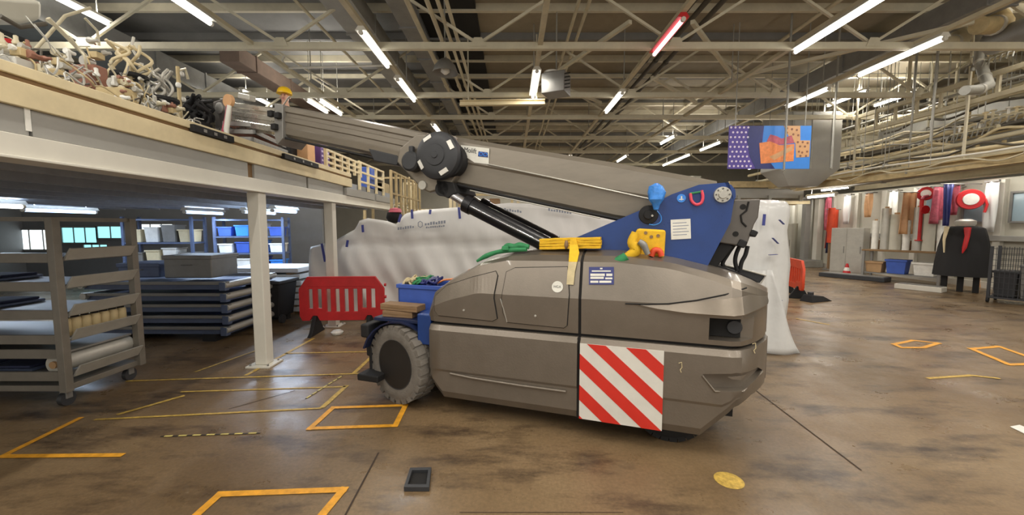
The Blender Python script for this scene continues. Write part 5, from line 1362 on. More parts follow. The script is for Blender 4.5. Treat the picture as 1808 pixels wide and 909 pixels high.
def girder(X, z, h, y0, y1, m, label):
    t = thing('lattice_girder', label, 'girder', (X, y0, z), 0, 'lattice girders over the right aisle'); L_ = y1 - y0
    for zz in (0, h): make('chord', MB().b2((-.05, 0, zz - .05), (.05, L_, zz + .05)), M[m], t, bevel=.006)
    k = .3
    while k < L_:
        make('upright', MB().b2((-.025, k - .03, .05), (.025, k + .03, h - .05)), M[m], t); k += .55
    for k in range(2): make('hanger', MB().bar((0, 1.5 + k * 4, h), (0, 1.5 + k * 4, ROOF - z), .05, .05), M[m], t)
    return t
girder(10.0, 4.45, .45, 4.8, 11.9, 'pipe', 'beige lattice girder like a ladder at the upper right')
girder(11.81, 3.6, .4, 5.0, 15.0, 'cream_dirty', 'cream lattice girder low behind the right pipes')
RP = [(9.9, 3.12, .055, 'pipe', 'lowest thick beige pipe over the right aisle'), (10.05, 3.42, .04, 'cream', 'cream pipe just above the lowest pipe on the right'), (10.6, 3.08, .06, 'pipe_grey', 'grey pipe behind the lowest beige pipe on the right'),
      (10.2, 3.62, .05, 'pipe', 'beige pipe between lowest and middle trays on the right'), (10.5, 3.5, .035, 'pipe_dark', 'dark thin pipe under the middle tray on the right'), (11.0, 3.3, .07, 'pipe', 'thick beige pipe behind the lowest tray on the right'),
      (10.6, 4.05, .06, 'cream', 'cream pipe above the middle tray on the right'), (10.9, 4.25, .035, 'pipe_grey', 'thin grey pipe above the cream one on the right'), (11.2, 4.0, .05, 'pipe_dark', 'dark pipe behind the cream one on the right'),
      (11.0, 4.65, .05, 'pipe', 'beige pipe above the highest tray on the right'), (11.3, 4.9, .04, 'pipe', 'beige pipe second above the highest tray on the right'), (10.2, 4.75, .03, 'pipe_grey', 'thin pipe in front of the upper pipes on the right'),
      (11.4, 3.45, .05, 'cream_dirty', 'dirty cream pipe furthest back on the right'), (9.75, 3.3, .025, 'white_steel', 'thin white pipe in front of the others on the right')]
for i, (X, z, r, m, lb) in enumerate(RP):
    ya, yb = 4.8, 14.2 + (i * 1.3) % 4
    n = 9; pts = [(X + (.02 * math.sin(i + k)), ya + (yb - ya) * k / n, z + .03 * math.sin(i * 2 + k * 1.3)) for k in range(n + 1)]
    t = pipe(pts, r, m, lb, group='pipes over the right aisle')
    for k in range(2, 9, 3):
        p = Vector(pts[k]) - Vector(pts[0]); make('pipe_clamp', MB().b2((p.x - r - .012, p.y - .025, p.z - r - .012), (p.x + r + .012, p.y + .025, p.z + r + .03)), M['pipe_grey'], t, bevel=.006)
        make('hanger_rod', MB().cyl(p + Vector((0, 0, r)), (p.x, p.y, ROOF - pts[0][2] - .17), .008, 6), M['pipe_grey'], t)
def big_duct(X, y0, y1, z, r, m, label):
    t = thing('round_duct', label, 'duct', (X, y0, z), 0, 'ducts over the right aisle')
    make('duct_run', MB().cyl((0, 0, 0), (0, y1 - y0, 0), r, 24), M[m], t, smooth=40)
    k = .4
    while k < y1 - y0: make('band', MB().cyl((0, k, 0), (0, k + .06, 0), r + .02, 24), M[m], t, smooth=40); k += 1.1
    make('hanger', MB().bar((0, 1.0, r), (0, 1.0, ROOF - z - .17), .03, .03), M['pipe_grey'], t)
    return t
big_duct(13.35, 5.0, 18, 5.25, .32, 'pipe', 'large beige round duct at the upper right')
big_duct(9.3, 4.6, 8.0, 5.3, .22, 'duct', 'short galvanised round duct at the top right corner')
big_duct(12.4, 5.5, 20, 4.25, .3, 'pipe_dark', 'dark round duct behind the trays on the right')
for i in range(8):
    X = 9.7 + .27 * i; z = 3.15 + .28 * i; ya, yb = 5.0, 12.0; r = .018 + .006 * (i % 3)
    pts = [(X + .04 * math.sin(k * 2 + i), ya + (yb - ya) * k / 16, z + .07 * math.sin(k * 1.57 + i) + .03 * math.sin(k * 4.1)) for k in range(17)]
    base = Vector(pts[0]); t = thing('sagging_cable', 'sagging cable run over the right aisle, %s from the lowest' % ('first', 'second', 'third', 'fourth', 'fifth', 'sixth', 'seventh', 'eighth')[i], 'cable', base, 0, 'sagging cables on the right')
    make('cable', MB().hose([Vector(p) - base for p in pts], r, 6, 3), M[('pipe', 'pipe_dark', 'cream', 'pipe_grey')[i % 4]], t, smooth=70)
    for k in (2, 6, 10, 14): make('cable_hook', MB().cyl(Vector(pts[k]) - base, Vector((pts[k][0], pts[k][1], ROOF - .0)) - base, .007, 6), M['pipe_grey'], t)
# tangle of valves and fittings sitting on the pipes
def fitting_cluster(px, py, X, label, n=9, mats=('alu', 'pipe', 'cream', 'white_pad')):
    c = PX(px, py, X); t = thing('valve_cluster', label, 'valves', c, 0, 'valve clusters on the pipes')
    make('manifold', MB().cyl((0, -.45, 0), (0, .45, 0), .05, 12), M['pipe'], t, smooth=40)
    for k in range(n):
        y = -.4 + .8 * k / (n - 1); h = random.uniform(.08, .2)
        v_ = make('valve', MB().cyl((0, y, .03), (0, y, h), .022, 8).lathe([(.0, h), (.05, h), (.055, h + .02), (.0, h + .04)], (0, y, 0), 'Z', 10), M[mats[k % len(mats)]], t, smooth=40)
        make('branch', MB().tube([(0, y, 0), (-.1, y + .03, -.02), (-.14, y + .03, -.15)], .014, 6), M['pipe_grey'], t, smooth=60)
    make('saddle', MB().b2((-.03, .4, -.12), (.03, .44, 0)), M['pipe_grey'], t)
    return t
fitting_cluster(1720, 232, 10.4, 'valve cluster on the pipes at the right, beside the vertical rod')
fitting_cluster(1760, 100, 9.8, 'valve cluster high at the right below the round duct')
fitting_cluster(1640, 262, 10.4, 'smaller valve cluster lower down the right pipes', 6)
fitting_cluster(1780, 205, 10.2, 'valve cluster nearest the right edge of the picture', 7)
fitting_cluster(1560, 296, 10.2, 'valve cluster at the far end of the right pipes', 6, ('white_pad', 'alu', 'pipe'))
for k, (px, X, y0_, y1_, lb) in enumerate(((1643, 9.0, 85, 250, 'vertical hanging rod below the end of the long right-hand tube'), (1468, 7.6, 165, 296, 'vertical hanging rod right of the poster'), (1610, 9.4, 95, 215, 'short hanging rod left of the longest one at right'), (1384, 6.2, 180, 300, 'vertical rod hanging in front of the poster'))):
    c0, c1 = PX(px, y1_, X), PX(px, y0_, X)
    if k == 3: c0, c1 = PY(px, y1_, 8.8), PY(px, y0_, 8.8)
    t = thing('hanging_rod', lb, 'rod', c0, 0, 'hanging rods')
    make('rod', MB().cyl((0, 0, 0), (0, 0, ROOF - c0.z), .022, 8), M['pipe_grey'], t)
    make('hook', MB().tube([(0, 0, .04), (.03, 0, .0), (.0, 0, -.03), (-.03, 0, 0)], .01, 6), M['pipe_grey'], t)

for i, (px, py, X, rad, m, lb) in enumerate(((1700, 60, 9.2, .12, 'pipe', 'beige duct elbow in the tangle at the top right corner'), (1770, 30, 9.4, .15, 'cream_dirty', 'cream duct elbow at the very top right corner'), (1745, 140, 9.6, .09, 'pipe_grey', 'grey duct elbow below the corner tangle at right'), (1690, 20, 9.6, .07, 'pipe_dark', 'dark hose loop at the top right corner'))):
    c = PX(px, py, X); t = thing('duct_elbow', lb, 'duct', c, 0, 'duct elbows at the top right')
    pts = [(-.9, -.4, -.35), (-.5, -.3, -.3), (-.1, -.1, -.15), (.1, .15, .1), (.15, .3, .45), (.15, .35, ROOF - c.z)]
    make('elbow', MB().tube(pts, rad, 14), M[m], t, smooth=60)
    for k in (1, 3, 4): make('band', MB().cyl(Vector(pts[k]) - (Vector(pts[k]) - Vector(pts[k - 1])).normalized() * .03, Vector(pts[k]) + (Vector(pts[k]) - Vector(pts[k - 1])).normalized() * .03, rad * 1.15, 14), M['alu'], t, smooth=40)
# gantry with conveyor housings crossing behind the poster
GY = 14.6
t = thing('overhead_conveyor', 'grey overhead conveyor housing running from behind the crane to the right aisle', 'conveyor', (8.2, GY, 2.55))
make('housing', MB().b2((-2.6, -.35, .2), (2.2, .35, .55)), M['fascia'], t, bevel=.03)
make('lower_beam', MB().b2((-2.9, -.4, 0), (2.4, -.28, .12)), M['cream'], t, bevel=.01)
make('lower_beam', MB().b2((-2.9, .28, 0), (2.4, .4, .12)), M['cream'], t, bevel=.01)
make('side_cover', MB().b2((-.5, -.42, .58), (1.7, -.3, .8)), M['cream_dirty'], t, bevel=.02)
for k in range(5): make('bracket', MB().b2((-2.4 + k * 1.1, -.43, .1), (-2.3 + k * 1.1, .43, .3)), M['pipe_grey'], t)
for s in (-2.5, .4): make('leg', MB().b2((s - .05, -.05, -2.55), (s + .05, .05, .2)), M['white_steel'], t, bevel=.006)
t = thing('grey_hopper', 'tall grey panelled hopper right of the poster', 'hopper', (9.05, 12.7, 3.2))
make('shell', MB().loft([[Vector((x * s, y * s, z)) for x, y in ((-.9, -.5), (.9, -.5), (.9, .5), (-.9, .5))] for s, z in ((.5, -.2), (1, .3), (1, 2.0))]), M['fascia'], t, bevel=.02)
for x in (-.6, 0, .6): make('seam', MB().b2((x - .02, -.52, .3), (x + .02, -.5, 2.0)), M['pipe_grey'], t)
make('hanger', MB().bar((-.5, 0, 2.0), (-.5, 0, 3.14), .04, .04), M['pipe_grey'], t)
make('hanger', MB().bar((.7, 0, 2.0), (.7, 0, 3.14), .04, .04), M['pipe_grey'], t)
tube_lamp(7.35, 11.4, 12.6 - .1, 'dim white tube lamp low beside the overhead conveyor', z=3.55, watts=18, hang=ROOF)
tube_lamp(10.2, 12.6, 13.8, 'white tube lamp over the stalls at the right aisle', z=2.75, watts=30, hang=ROOF)

# ------------------------------------------------------------------ stalls along the right-hand wall
SX = 13.6
struct('wall_stalls', MB().b2((SX, 7, 0), (SX + .15, 25.5, 3.1)), M['wall'])
for k in range(11):
    y = 7.6 + k * 1.15
    struct('trim_%d' % (80 + k), MB().b2((SX - .12, y - .09, 0), (SX, y + .09, 3.05)), M['white_steel'], bevel=.01)
struct('trim_95', MB().b2((SX - .2, 7, 1.35), (SX, 16, 1.5)), M['fascia'], bevel=.01)
struct('baseboard_right', MB().b2((SX - .16, 7, 0), (SX, 25, .18)), M['white_steel'])
for i, yc in enumerate((10.5, 11.65, 12.8)):
    t = thing('window_%d' % (20 + i), 'x', 'window', (SX - .02, yc, 1.9)); t['kind'] = 'structure'; t['label'] = 'grey glazed window in the stall wall'
    make('pane', MB().b2((-.03, -.3, 0), (-.01, .3, .75)), M['glass'], t)
    make('window_frame', MB().b2((-.06, -.36, -.05), (0, .36, 0)).b2((-.06, -.36, .75), (0, .36, .8)).b2((-.06, -.36, 0), (0, -.3, .75)).b2((-.06, .3, 0), (0, .36, .75)), M['steel_grey'], t)
def gp(px, py): return G(px, py)
def bench(px, py, w_, d_, h, rz, m, label, board='wood', group='benches at the right wall'):
    c = gp(px, py); t = thing('workbench', label, 'bench', c, rz, group)
    make('bench_top', MB().b2((-w_ / 2, -d_ / 2, h - .05), (w_ / 2, d_ / 2, h)), M[m], t, bevel=.008)
    for sx in (-1, 1):
        for sy in (-1, 1): make('leg', MB().b2((sx * (w_ / 2 - .05) - .03, sy * (d_ / 2 - .05) - .03, 0), (sx * (w_ / 2 - .05) + .03, sy * (d_ / 2 - .05) + .03, h - .05)), M['steel_grey'], t)
    make('lower_shelf', MB().b2((-w_ / 2 + .05, -d_ / 2 + .05, .22), (w_ / 2 - .05, d_ / 2 - .05, .25)), M['steel_grey'], t)
    make('back_board', MB().b2((-w_ / 2, d_ / 2 - .02, h), (w_ / 2, d_ / 2, h + .3)), M[board], t, bevel=.006)
    return t
AR = R(-62)       # benches face the aisle
b1 = bench(1592, 497, 1.9, .7, 1.0, AR, 'brown_line', 'brown-topped workbench below the white film rolls at the right wall')
b2_ = bench(1668, 492, 1.3, .7, .95, AR, 'drum', 'dark workbench left of the black draped machine', 'white_pad')
b3 = bench(1780, 505, 1.6, .7, 1.0, AR, 'drum', 'dark workbench at the right edge behind the wire cage', 'steel_grey')
def on(t, x, y, z):
    a = t.rotation_euler.z; return Vector((t.location.x + x * math.cos(a) - y * math.sin(a), t.location.y + x * math.sin(a) + y * math.cos(a), z))
for k in range(7):
    r = .09 + .03 * (k % 3); h = .95 + .2 * ((k * 5) % 3)
    p = gp(1506 + k * 13, 462 + 2 * k); p = Vector((12.9, p.y, 0)) if p.x > 12.9 else p
    p = on(b1, -.8 + k * .26, .16, 1.001)
    t = thing('film_roll', 'white film roll standing on the brown workbench, %s from the left' % ('first', 'second', 'third', 'fourth', 'fifth', 'sixth', 'seventh')[k], 'roll', p, 0, 'standing film rolls')
    make('film', MB().cyl((0, 0, 0), (0, 0, h), r, 18), M[('white_pad', 'alu', 'wall')[k % 3]], t, smooth=40)
    make('core', MB().cyl((0, 0, h), (0, 0, h + .05), r * .45, 14), M['card'], t, smooth=40)
def bin_(p, sz, m, label, rz=AR):
    t = thing('storage_bin', label, 'bin', p, rz, 'bins under the benches')
    make('bin_body', MB().loft([[Vector((x * q * sz[0] / 2, y * q * sz[1] / 2, z)) for x, y in ((-1, -1), (1, -1), (1, 1), (-1, 1))] for q, z in ((.85, 0), (1, sz[2]))]), M[m], t, bevel=.012)
    make('rim', MB().rect_ring(sz[0] / 2 + .02, sz[1] / 2 + .02, sz[2] - .05, sz[2] + .001, .022), M[m], t)
    return t
bin_(on(b1, -.1, -.05, .252), (.5, .4, .45), 'crate', 'blue bin on the lower shelf of the brown workbench')
bin_(on(b1, .55, -.05, .252), (.5, .4, .4), 'white_pad', 'white bin on the lower shelf of the brown workbench')
bin_(on(b1, -.65, -.05, .252), (.45, .4, .35), 'card', 'cardboard-coloured bin at the left of the brown workbench shelf')
bin_(on(b2_, -.25, -.05, .252), (.5, .4, .4), 'orange_plastic', 'orange bin under the dark workbench with the white bowl')
bin_(on(b2_, .35, -.05, .252), (.5, .45, .55), 'steel_grey', 'grey bin under the dark workbench beside the black drape')
bin_(on(b3, -.3, -.05, .252), (.5, .4, .42), 'orange_plastic', 'orange bin under the bench behind the wire cage')
bin_(on(b3, .4, -.05, .252), (.5, .4, .5), 'steel_grey', 'grey bin under the bench at the right edge')
t = thing('white_bowl', 'white tub on the dark workbench at the right wall', 'tub', on(b2_, -.1, -.1, .951), AR)
make('tub', MB().lathe([(0, 0), (.2, 0), (.26, .2), (.25, .2), (.19, .02), (0, .02)], n=24), M['white_pad'], t, smooth=40)
make('tub_rim', MB().lathe([(.25, .19), (.28, .19), (.28, .21), (.25, .21)], n=24), M['white_pad'], t)
# red hose reels and red valve stands
def hose_reel(p, r, label, m='red_plastic', rz=R(-40)):
    t = thing('hose_reel', label, 'hose reel', p, rz, 'red hose reels')
    make('hose_coil', MB().lathe([(r * .62, -.09), (r, -.09), (r * 1.06, -.03), (r * 1.06, .03), (r, .09), (r * .62, .09)], (0, 0, 0), 'Y', 28), M[m], t, smooth=40)
    make('disc', MB().lathe([(0, -.11), (r * .58, -.11), (r * .64, -.07), (r * .64, .1), (0, .1)], (0, 0, 0), 'Y', 24), M['white_pad'], t, smooth=40)
    make('wall_bracket', MB().b2((-.06, .09, -.08), (.06, .64, .08)), M['steel_grey'], t, bevel=.01)
    make('nozzle', MB().tube([(r, -.05, 0), (r * 1.15, -.1, -r * .6), (r * 1.0, -.1, -r * 1.4)], .03, 8), M[m], t, smooth=60)
    return t
Q = lambda px, py, Y: PY(px, py, Y)
hose_reel(Q(1713, 352, 11.4), .27, 'large red hose reel with white centre on the right wall')
hose_reel(Q(1634, 342, 12.56), .2, 'smaller red hose reel above the workbench, left of the black drape')
def red_stand(px, py0, py1, Y, label):
    p = Q(px, py1, Y); h = Q(px, py0, Y).z - p.z
    t = thing('hydrant_stand', label, 'stand', (p.x, Y, p.z), 0, 'red and pink pipe stands')
    make('riser', MB().cyl((0, 0, 0), (0, 0, h), .05, 12), M['red_plastic'], t, smooth=40)
    make('handwheel', MB().lathe([(.1, -.02), (.13, -.02), (.13, .02), (.1, .02)], (0, -.12, h * .75), 'Y', 18), M['red_plastic'], t, smooth=40)
    make('spoke', MB().b2((-.11, -.13, h * .75 - .015), (.11, -.11, h * .75 + .015)), M['red_plastic'], t)
    make('stem', MB().cyl((0, -.13, h * .75), (0, 0, h * .75), .02, 8), M['steel_grey'], t)
    make('elbow', MB().tube([(0, 0, h), (.05, 0, h + .08), (.18, 0, h + .1)], .045, 10), M['rose'], t, smooth=60)
    make('foot_flange', MB().cyl((0, 0, 0), (0, 0, .03), .1, 16), M['red_plastic'], t)
    return t
red_stand(1622, 352, 425, 12.35, 'red pipe stand with handwheel, left one on the dark workbench')
red_stand(1648, 348, 428, 12.2, 'red pipe stand with handwheel, right one near the black drape')
for i, (px, py, Y, hgt, m, lb) in enumerate(((1608, 340, 12.6, 1.3, 'tan', 'tan cloth hanging at the stall wall left of the red hoses'), (1662, 330, 12.0, 1.1, 'rose', 'pinkish cloth hanging between the two red hose reels'), (1676, 325, 11.6, 1.2, 'navy', 'navy pennant hanging beside the large red hose reel'), (1472, 370, 16.5, 1.6, 'orange_plastic', 'orange and grey work clothes hanging far down the right aisle'))):
    p = Q(px, py, Y); t = thing('hanging_cloth', lb, 'cloth', p, 0, 'cloths hanging at the stalls')
    wv = .22 if m != 'navy' else .16
    def cf(a, c, wv=wv, hgt=hgt, m=m): 
        k = (1 - c * .8) if m == 'navy' else (1 + .25 * c)
        return Vector(((a - .5) * 2 * wv * k, .05 * math.sin(a * 14) * (.3 + c), -hgt * c))
    make('cloth', MB().grid(18, 10, cf), M[m], t, smooth=80, solid=.012)
    make('hook_rail', MB().cyl((-wv - .1, 0, .01), (wv + .1, 0, .01), .015, 8), M['steel_grey'], t)
    make('rail_arm', MB().bar((0, 0, .01), (SX - p.x, 0, .01), .02, .02), M['steel_grey'], t)
    if i == 3: make('lower_cloth', MB().grid(14, 8, lambda a, c: Vector(((a - .5) * .5, .04 * math.sin(a * 12) - .03, -.9 - .9 * c))), M['navy_cloth'], t, smooth=80, solid=.02)
for y in (8.5, 11.0, 13.5, 16.0, 19.0):  # tube lamps put in to brighten the stall wall
    tube_lamp(12.9, y - .7, y + .7, 'added white tube lamp brightening the stalls, %s from the front' % {8.5: 'first', 11.0: 'second', 13.5: 'third', 16.0: 'fourth', 19.0: 'fifth'}[y], z=3.25, watts=20, hang=ROOF)
for i in range(9):
    y = 9.2 + i * .95; t = thing('hanging_strip', 'hanging plastic strip at the stall wall, %s from the front' % ('first', 'second', 'third', 'fourth', 'fifth', 'sixth', 'seventh', 'eighth', 'ninth')[i], 'strip', (13.3, y, 3.0), 0, 'plastic strips at the stall wall')
    hgt = .9 + .25 * (i % 3)
    make('strip', MB().grid(6, 8, lambda a, c: Vector((.03 * math.sin(a * 9 + c * 4), (a - .5) * .3, -hgt * c))), M[('white_pad', 'tan', 'sheet', 'rose', 'alu')[i % 5]], t, smooth=80, solid=.01)
    make('clip', MB().b2((-.03, -.17, -.02), (.03, .17, .03)), M['steel_grey'], t, bevel=.006); make('wall_arm', MB().b2((0, -.02, 0), (.29, .02, .03)), M['steel_grey'], t)
for i in range(5):
    p = on(b2_, -.45 + i * .22, .2, .951); t = thing('plastic_bottle', 'plastic bottle at the back of the dark workbench, %s from the left' % ('first', 'second', 'third', 'fourth', 'fifth')[i], 'bottle', p, 0, 'bottles on the dark workbench')
    make('bottle_body', MB().lathe([(0, 0), (.07, 0), (.075, .02), (.075, .24), (.03, .32), (.03, .36), (0, .36)], n=16), M[('white_pad', 'red_plastic', 'sky_blue', 'alu', 'cream')[i]], t, smooth=40); make('cap', MB().cyl((0, 0, .36), (0, 0, .4), .034, 12), M['matt_black'], t)
# black draped machine
p = gp(1694, 514)
t = thing('draped_machine', 'machine draped in a long black sheet with a red ribbon at the right wall', 'machine', (p.x, p.y, 0), R(-50))
def dr(z, r, wv): return [Vector((math.cos(a) * r * (1.25) * (1 + wv * math.sin(a * 11)), math.sin(a) * r * .8 * (1 + wv * math.sin(a * 9 + 1)), z)) for a in [2 * math.pi * k / 60 for k in range(60)]]
make('drape', MB().loft([dr(.42, .42, .05), dr(.8, .40, .05), dr(1.2, .37, .04), dr(1.5, .33, .03), dr(1.7, .29, .02), dr(1.76, .2, .0)]), M['matt_black'], t, smooth=80)
for sx in (-.3, 0, .28): make('machine_leg', MB().b2((sx - .06, -.15, 0), (sx + .06, .15, .5)), M['dark'], t, bevel=.01)
make('machine_head', MB().lathe([(0, 1.75), (.16, 1.75), (.2, 1.82), (.2, 1.9), (.1, 1.95), (0, 1.95)], n=20), M['alu'], t, smooth=40)
make('red_ribbon', MB().tube([(.05, -.3, 1.72), (.06, -.36, 1.5), (.03, -.4, 1.2), (.0, -.41, 1.05)], [.07, .05, .045, .01], 8), M['red_plastic'], t, smooth=60)
make('pale_strap', MB().tube([(-.32, -.2, 1.74), (-.35, -.28, 1.4), (-.33, -.3, 1.05)], [.05, .03, .015], 8), M['cream'], t, smooth=60)
p = gp(1728, 508)
single('leaning_plank', MB().bar(Vector((p.x, p.y, .01)), Vector((p.x + .12, p.y + .35, 1.5)), .1, .03), M['tan'], 'pale plank leaning beside the black draped machine', 'plank')
# wire cage at the right edge
p = gp(1790, 536); cz = thing('wire_cage', 'dark wire cage trolley at the right edge of the hall', 'cage', (p.x + .1, p.y, 0), AR)
for sx in (-.4, .4):
    for sy in (-.3, .3):
        make('post', MB().b2((sx - .025, sy - .025, .1), (sx + .025, sy + .025, 1.3)), M['drum'], cz)
        make('castor', MB().cyl((sx - .02, sy, .06), (sx + .02, sy, .06), .06, 14), M['matt_black'], cz, smooth=40)
for sy in (-.3, .3):
    bm = MB()
    for k in range(12): bm.b2((-.4 + k * .073 - .005, sy - .005, .12), (-.4 + k * .073 + .005, sy + .005, 1.28))
    for k in range(9): bm.b2((-.4, sy - .005, .2 + k * .13), (.4, sy + .005, .21 + k * .13))
    make('mesh_panel', bm, M['drum'], cz)
make('cage_floor', MB().b2((-.42, -.32, .1), (.42, .32, .14)), M['drum'], cz)
bin_(on(cz, -.18, 0, .142), (.36, .5, .6), 'drum', 'charcoal tub inside the wire cage, left'); bin_(on(cz, .2, 0, .142), (.34, .5, .75), 'steel_grey', 'grey tub inside the wire cage, right')
# white plinth and machine bases in front of the stalls
for i, (px, py, w_, d_, h, m, lb) in enumerate(((1646, 512, .95, .4, .14, 'white_steel', 'low white plinth in front of the dark workbench'), (1548, 492, 1.8, .5, .14, 'drum', 'low dark plinth in front of the brown workbench'), (1450, 470, 2.4, 1.2, .3, 'pipe_grey', 'grey plinth at the far end of the right aisle')) ):
    p = gp(px, py); t = thing('machine_plinth', lb, 'plinth', (p.x - ((.35, .8)[i] if i < 2 else 1.6), p.y, 0), AR if i < 2 else 0, 'plinths along the right aisle')
    make('plinth', MB().b2((-w_ / 2, -d_ / 2, 0), (w_ / 2, d_ / 2, h)), M[m], t, bevel=.015)
    make('top_plate', MB().b2((-w_ / 2 + .05, -d_ / 2 + .05, h), (w_ / 2 - .05, d_ / 2 - .05, h + .015)), M['steel_grey'], t)
# far right: cream posts, orange pole, cone, cabinets
for i, (px, X, lb) in enumerate(((1443, 13.4, 'cream post left of the hanging work clothes'), (1421, 13.2, 'grey-cream post nearest the wrapped stack'))):
    y = X / (px - 904) * 700; t = thing('support_post', lb, 'post', (X, y, 0), 0, 'posts at the far right')
    make('post', MB().b2((-.12, -.12, 0), (.12, .12, 3.0)), M['white_steel' if i == 0 else 'fascia'], t, bevel=.01)
    make('post_base', MB().b2((-.2, -.2, 0), (.2, .2, .06)), M['fascia'], t, bevel=.01)
    make('post_cap', MB().b2((-.18, -.18, 2.95), (.18, .18, 3.05)), M['fascia'], t, bevel=.01)
p = gp(1500, 476); p.x = 12.9
t = thing('orange_pole', 'orange-wrapped pole standing at the far stalls', 'pole', p)
make('pole', MB().cyl((0, 0, 0), (0, 0, 2.5), .06, 12), M['wood'], t, smooth=40); make('orange_sleeve', MB().cyl((0, 0, 1.1), (0, 0, 2.5), .12, 14), M['orange_plastic'], t, smooth=40)
make('pole_foot', MB().cyl((0, 0, 0), (0, 0, .04), .2, 18), M['steel_grey'], t)
p = gp(1506, 482)
t = thing('traffic_cone', 'small red and white cone at the foot of the orange pole', 'cone', p + Vector((-.75, -.6, 0)))
make('cone', MB().lathe([(.13, .03), (.03, .42), (0, .42)], n=18), M['red_plastic'], t, smooth=40); make('cone_base', MB().b2((-.17, -.17, 0), (.17, .17, .03)), M['red_plastic'], t, bevel=.006)
make('white_band', MB().lathe([(.1, .16), (.066, .28), (.06, .28), (.09, .16)], n=18), M['white_pad'], t, smooth=40)
def cabinet(p, sz, rz, m, label, doors=2, group='cabinets along the far right'):
    t = thing('storage_cabinet', label, 'cabinet', p, rz, group); w_, d_, h = sz
    make('carcass', MB().b2((-w_ / 2, -d_ / 2, 0), (w_ / 2, d_ / 2, h)), M[m], t, bevel=.01)
    for k in range(doors):
        dw = w_ / doors; x0 = -w_ / 2 + k * dw
        d__ = make('door', MB().b2((x0 + .01, -d_ / 2 - .015, .06), (x0 + dw - .01, -d_ / 2 - .001, h - .03)), M[m], t, bevel=.006)
        make('handle', MB().b2((x0 + dw - .08, -d_ / 2 - .035, h * .45), (x0 + dw - .06, -d_ / 2 - .015, h * .6)), M['steel_grey'], d__)
    return t
cabinet((12.8, 18.9, 0), (1.2, .5, 1.9), AR, 'wall', 'pale cabinet behind the hanging work clothes')
cabinet((12.7, 14.9, 0), (1.0, .5, 1.7), AR, 'alu', 'pale metal cabinet left of the film rolls')
cabinet((10.3, 18.6, 0), (1.6, .6, 2.0), 0, 'fascia', 'grey cabinet at the far end of the hall behind the wrapped stack')
cabinet((12.4, 21.2, 0), (1.2, .5, 1.4), AR, 'navy_cloth', 'dark cabinet at the far end of the right aisle')
# red barrier seen edge-on behind the wrapped stack
p = gp(1417, 528)
t = thing('crowd_barrier', 'red plastic barrier seen edge-on behind the wrapped stack', 'barrier', (p.x + .1, p.y + .5, 0), R(72))
make('panel', holes_panel(out, hs, .06), M['orange_plastic'], t, bevel=.006)
for s in (-1, 1): make('foot', MB().prism([(s * .435 - .03, -.28, 0), (s * .435 - .03, .28, 0), (s * .435 - .03, .2, .06), (s * .435 - .03, .05, .3), (s * .435 - .03, -.05, .3), (s * .435 - .03, -.2, .06)], (.06, 0, 0)), M['matt_black'], t, bevel=.008)
p = gp(1424, 527)
t = thing('rubber_block', 'black rubber foot block on the floor beside the edge-on red barrier', 'block', (p.x, p.y - .3, 0), R(20))
make('block', MB().add([(-.35, -.15, 0), (.35, -.15, 0), (.35, .15, 0), (-.35, .15, 0), (-.3, -.1, .16), (.1, -.1, .12), (.1, .1, .12), (-.3, .1, .16)], [(0, 3, 2, 1), (4, 5, 6, 7), (0, 1, 5, 4), (1, 2, 6, 5), (2, 3, 7, 6), (3, 0, 4, 7)]), M['matt_black'], t, bevel=.01)
make('lug', MB().b2((-.25, -.04, .14), (-.15, .04, .22)), M['drum'], t)

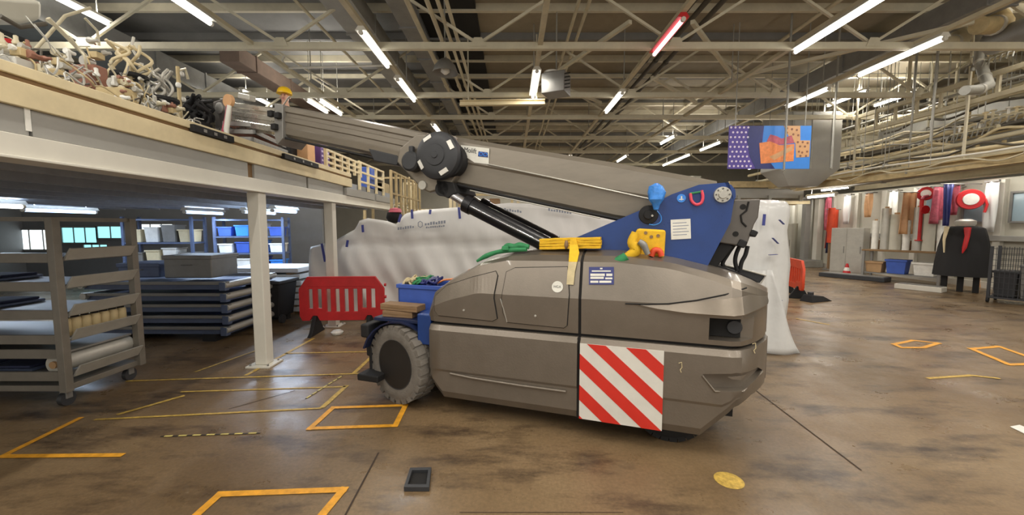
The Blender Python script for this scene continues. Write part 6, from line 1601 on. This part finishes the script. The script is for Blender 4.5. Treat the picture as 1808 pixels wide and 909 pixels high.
# ------------------------------------------------------------------ far end of the hall behind the boom and the sheeting
def rack_machine(x, y, w_, h, m, label, z=0.0):
    t = thing('packing_machine', label, 'machine', (x, y, z), 0, 'cream machines at the far end')
    for sx in (-1, 1):
        for sy in (-1, 1): make('frame_post', MB().b2((sx * w_ / 2 - .04, sy * .4 - .04, 0), (sx * w_ / 2 + .04, sy * .4 + .04, h)), M[m], t)
    for k in range(4): make('frame_rail', MB().b2((-w_ / 2, -.44, h * (k + 1) / 4 - .06), (w_ / 2, -.36, h * (k + 1) / 4)), M[m], t)
    for k in range(5):
        a = -w_ / 2 + .1 + random.uniform(0, w_ - .5); z_ = h * random.randint(1, 3) / 4
        make('machine_unit', MB().b2((a, -.3, z_), (a + random.uniform(.2, .4), .3, z_ + h * .2)), M[random.choice(('cream_dirty', 'alu', 'pipe_dark', 'wood', 'white_pad'))], t, bevel=.015)
    for k in range(3): make('guard_pipe', MB().tube([(-w_ / 2, -.46, h * (.3 + .2 * k)), (0, -.5, h * (.34 + .2 * k)), (w_ / 2, -.46, h * (.3 + .2 * k))], .025, 6), M['pipe'], t, smooth=60)
    return t
for i, (x, y, w_, h, lb) in enumerate(((-2.4, 11.8, 1.3, 3.0, 'cream machine frame behind the crane head'), (-.8, 12.6, 1.6, 2.75, 'cream machine frame seen under the main boom, left part'), (1.0, 13.0, 1.6, 2.6, 'cream machine frame seen under the main boom, right part'), (-4.2, 13.8, 1.5, 3.4, 'cream machine frame at the end of the mezzanine'), (3.0, 14.5, 1.8, 2.7, 'cream machine frame hidden behind the blue turret'), (5.0, 17.5, 2.0, 2.9, 'cream machine frame far behind the wrapped stack'))):
    rack_machine(x, y, w_, h, 'cream_dirty' if i % 2 else 'cream', lb)
t = thing('white_cabin', 'white panelled cabin at the far end behind the blue turret', 'cabin', (8.0, 20.5, 0))
make('cabin_shell', MB().b2((-2.6, -1, 0), (1.2, 1, 4.2)), M['wall'], t, bevel=.02)
for k in range(5): make('panel_rib', MB().b2((-2.5 + k * .8, -1.05, 0), (-2.4 + k * .8, -1, 4.2)), M['white_steel'], t, bevel=.01)
make('cabin_door', MB().b2((-.4, -1.04, 0), (.4, -1, 2.0)), M['fascia'], t, bevel=.01)
for i, (x, y) in enumerate(((-.4, 16.0), (2.2, 17.0), (4.4, 21.5))):
    t = thing('bag_stack', 'pale wrapped pallet load at the far end, %s' % ('behind the cream frames at left', 'behind the cream frames at right', 'left of the white cabin')[i], 'pallet load', (x, y, 0), R(8 * i), 'far pallet loads')
    make('load', MB().b2((-.6, -.5, .14), (.6, .5, 1.9 + .3 * i)), M['sheet'], t, bevel=.05)
    make('pallet', MB().b2((-.6, -.5, .1), (.6, .5, .14)), M['wood'], t)
    for s in (-.5, 0, .5): make('pallet_runner', MB().b2((s - .06, -.5, 0), (s + .06, .5, .1)), M['wood'], t)
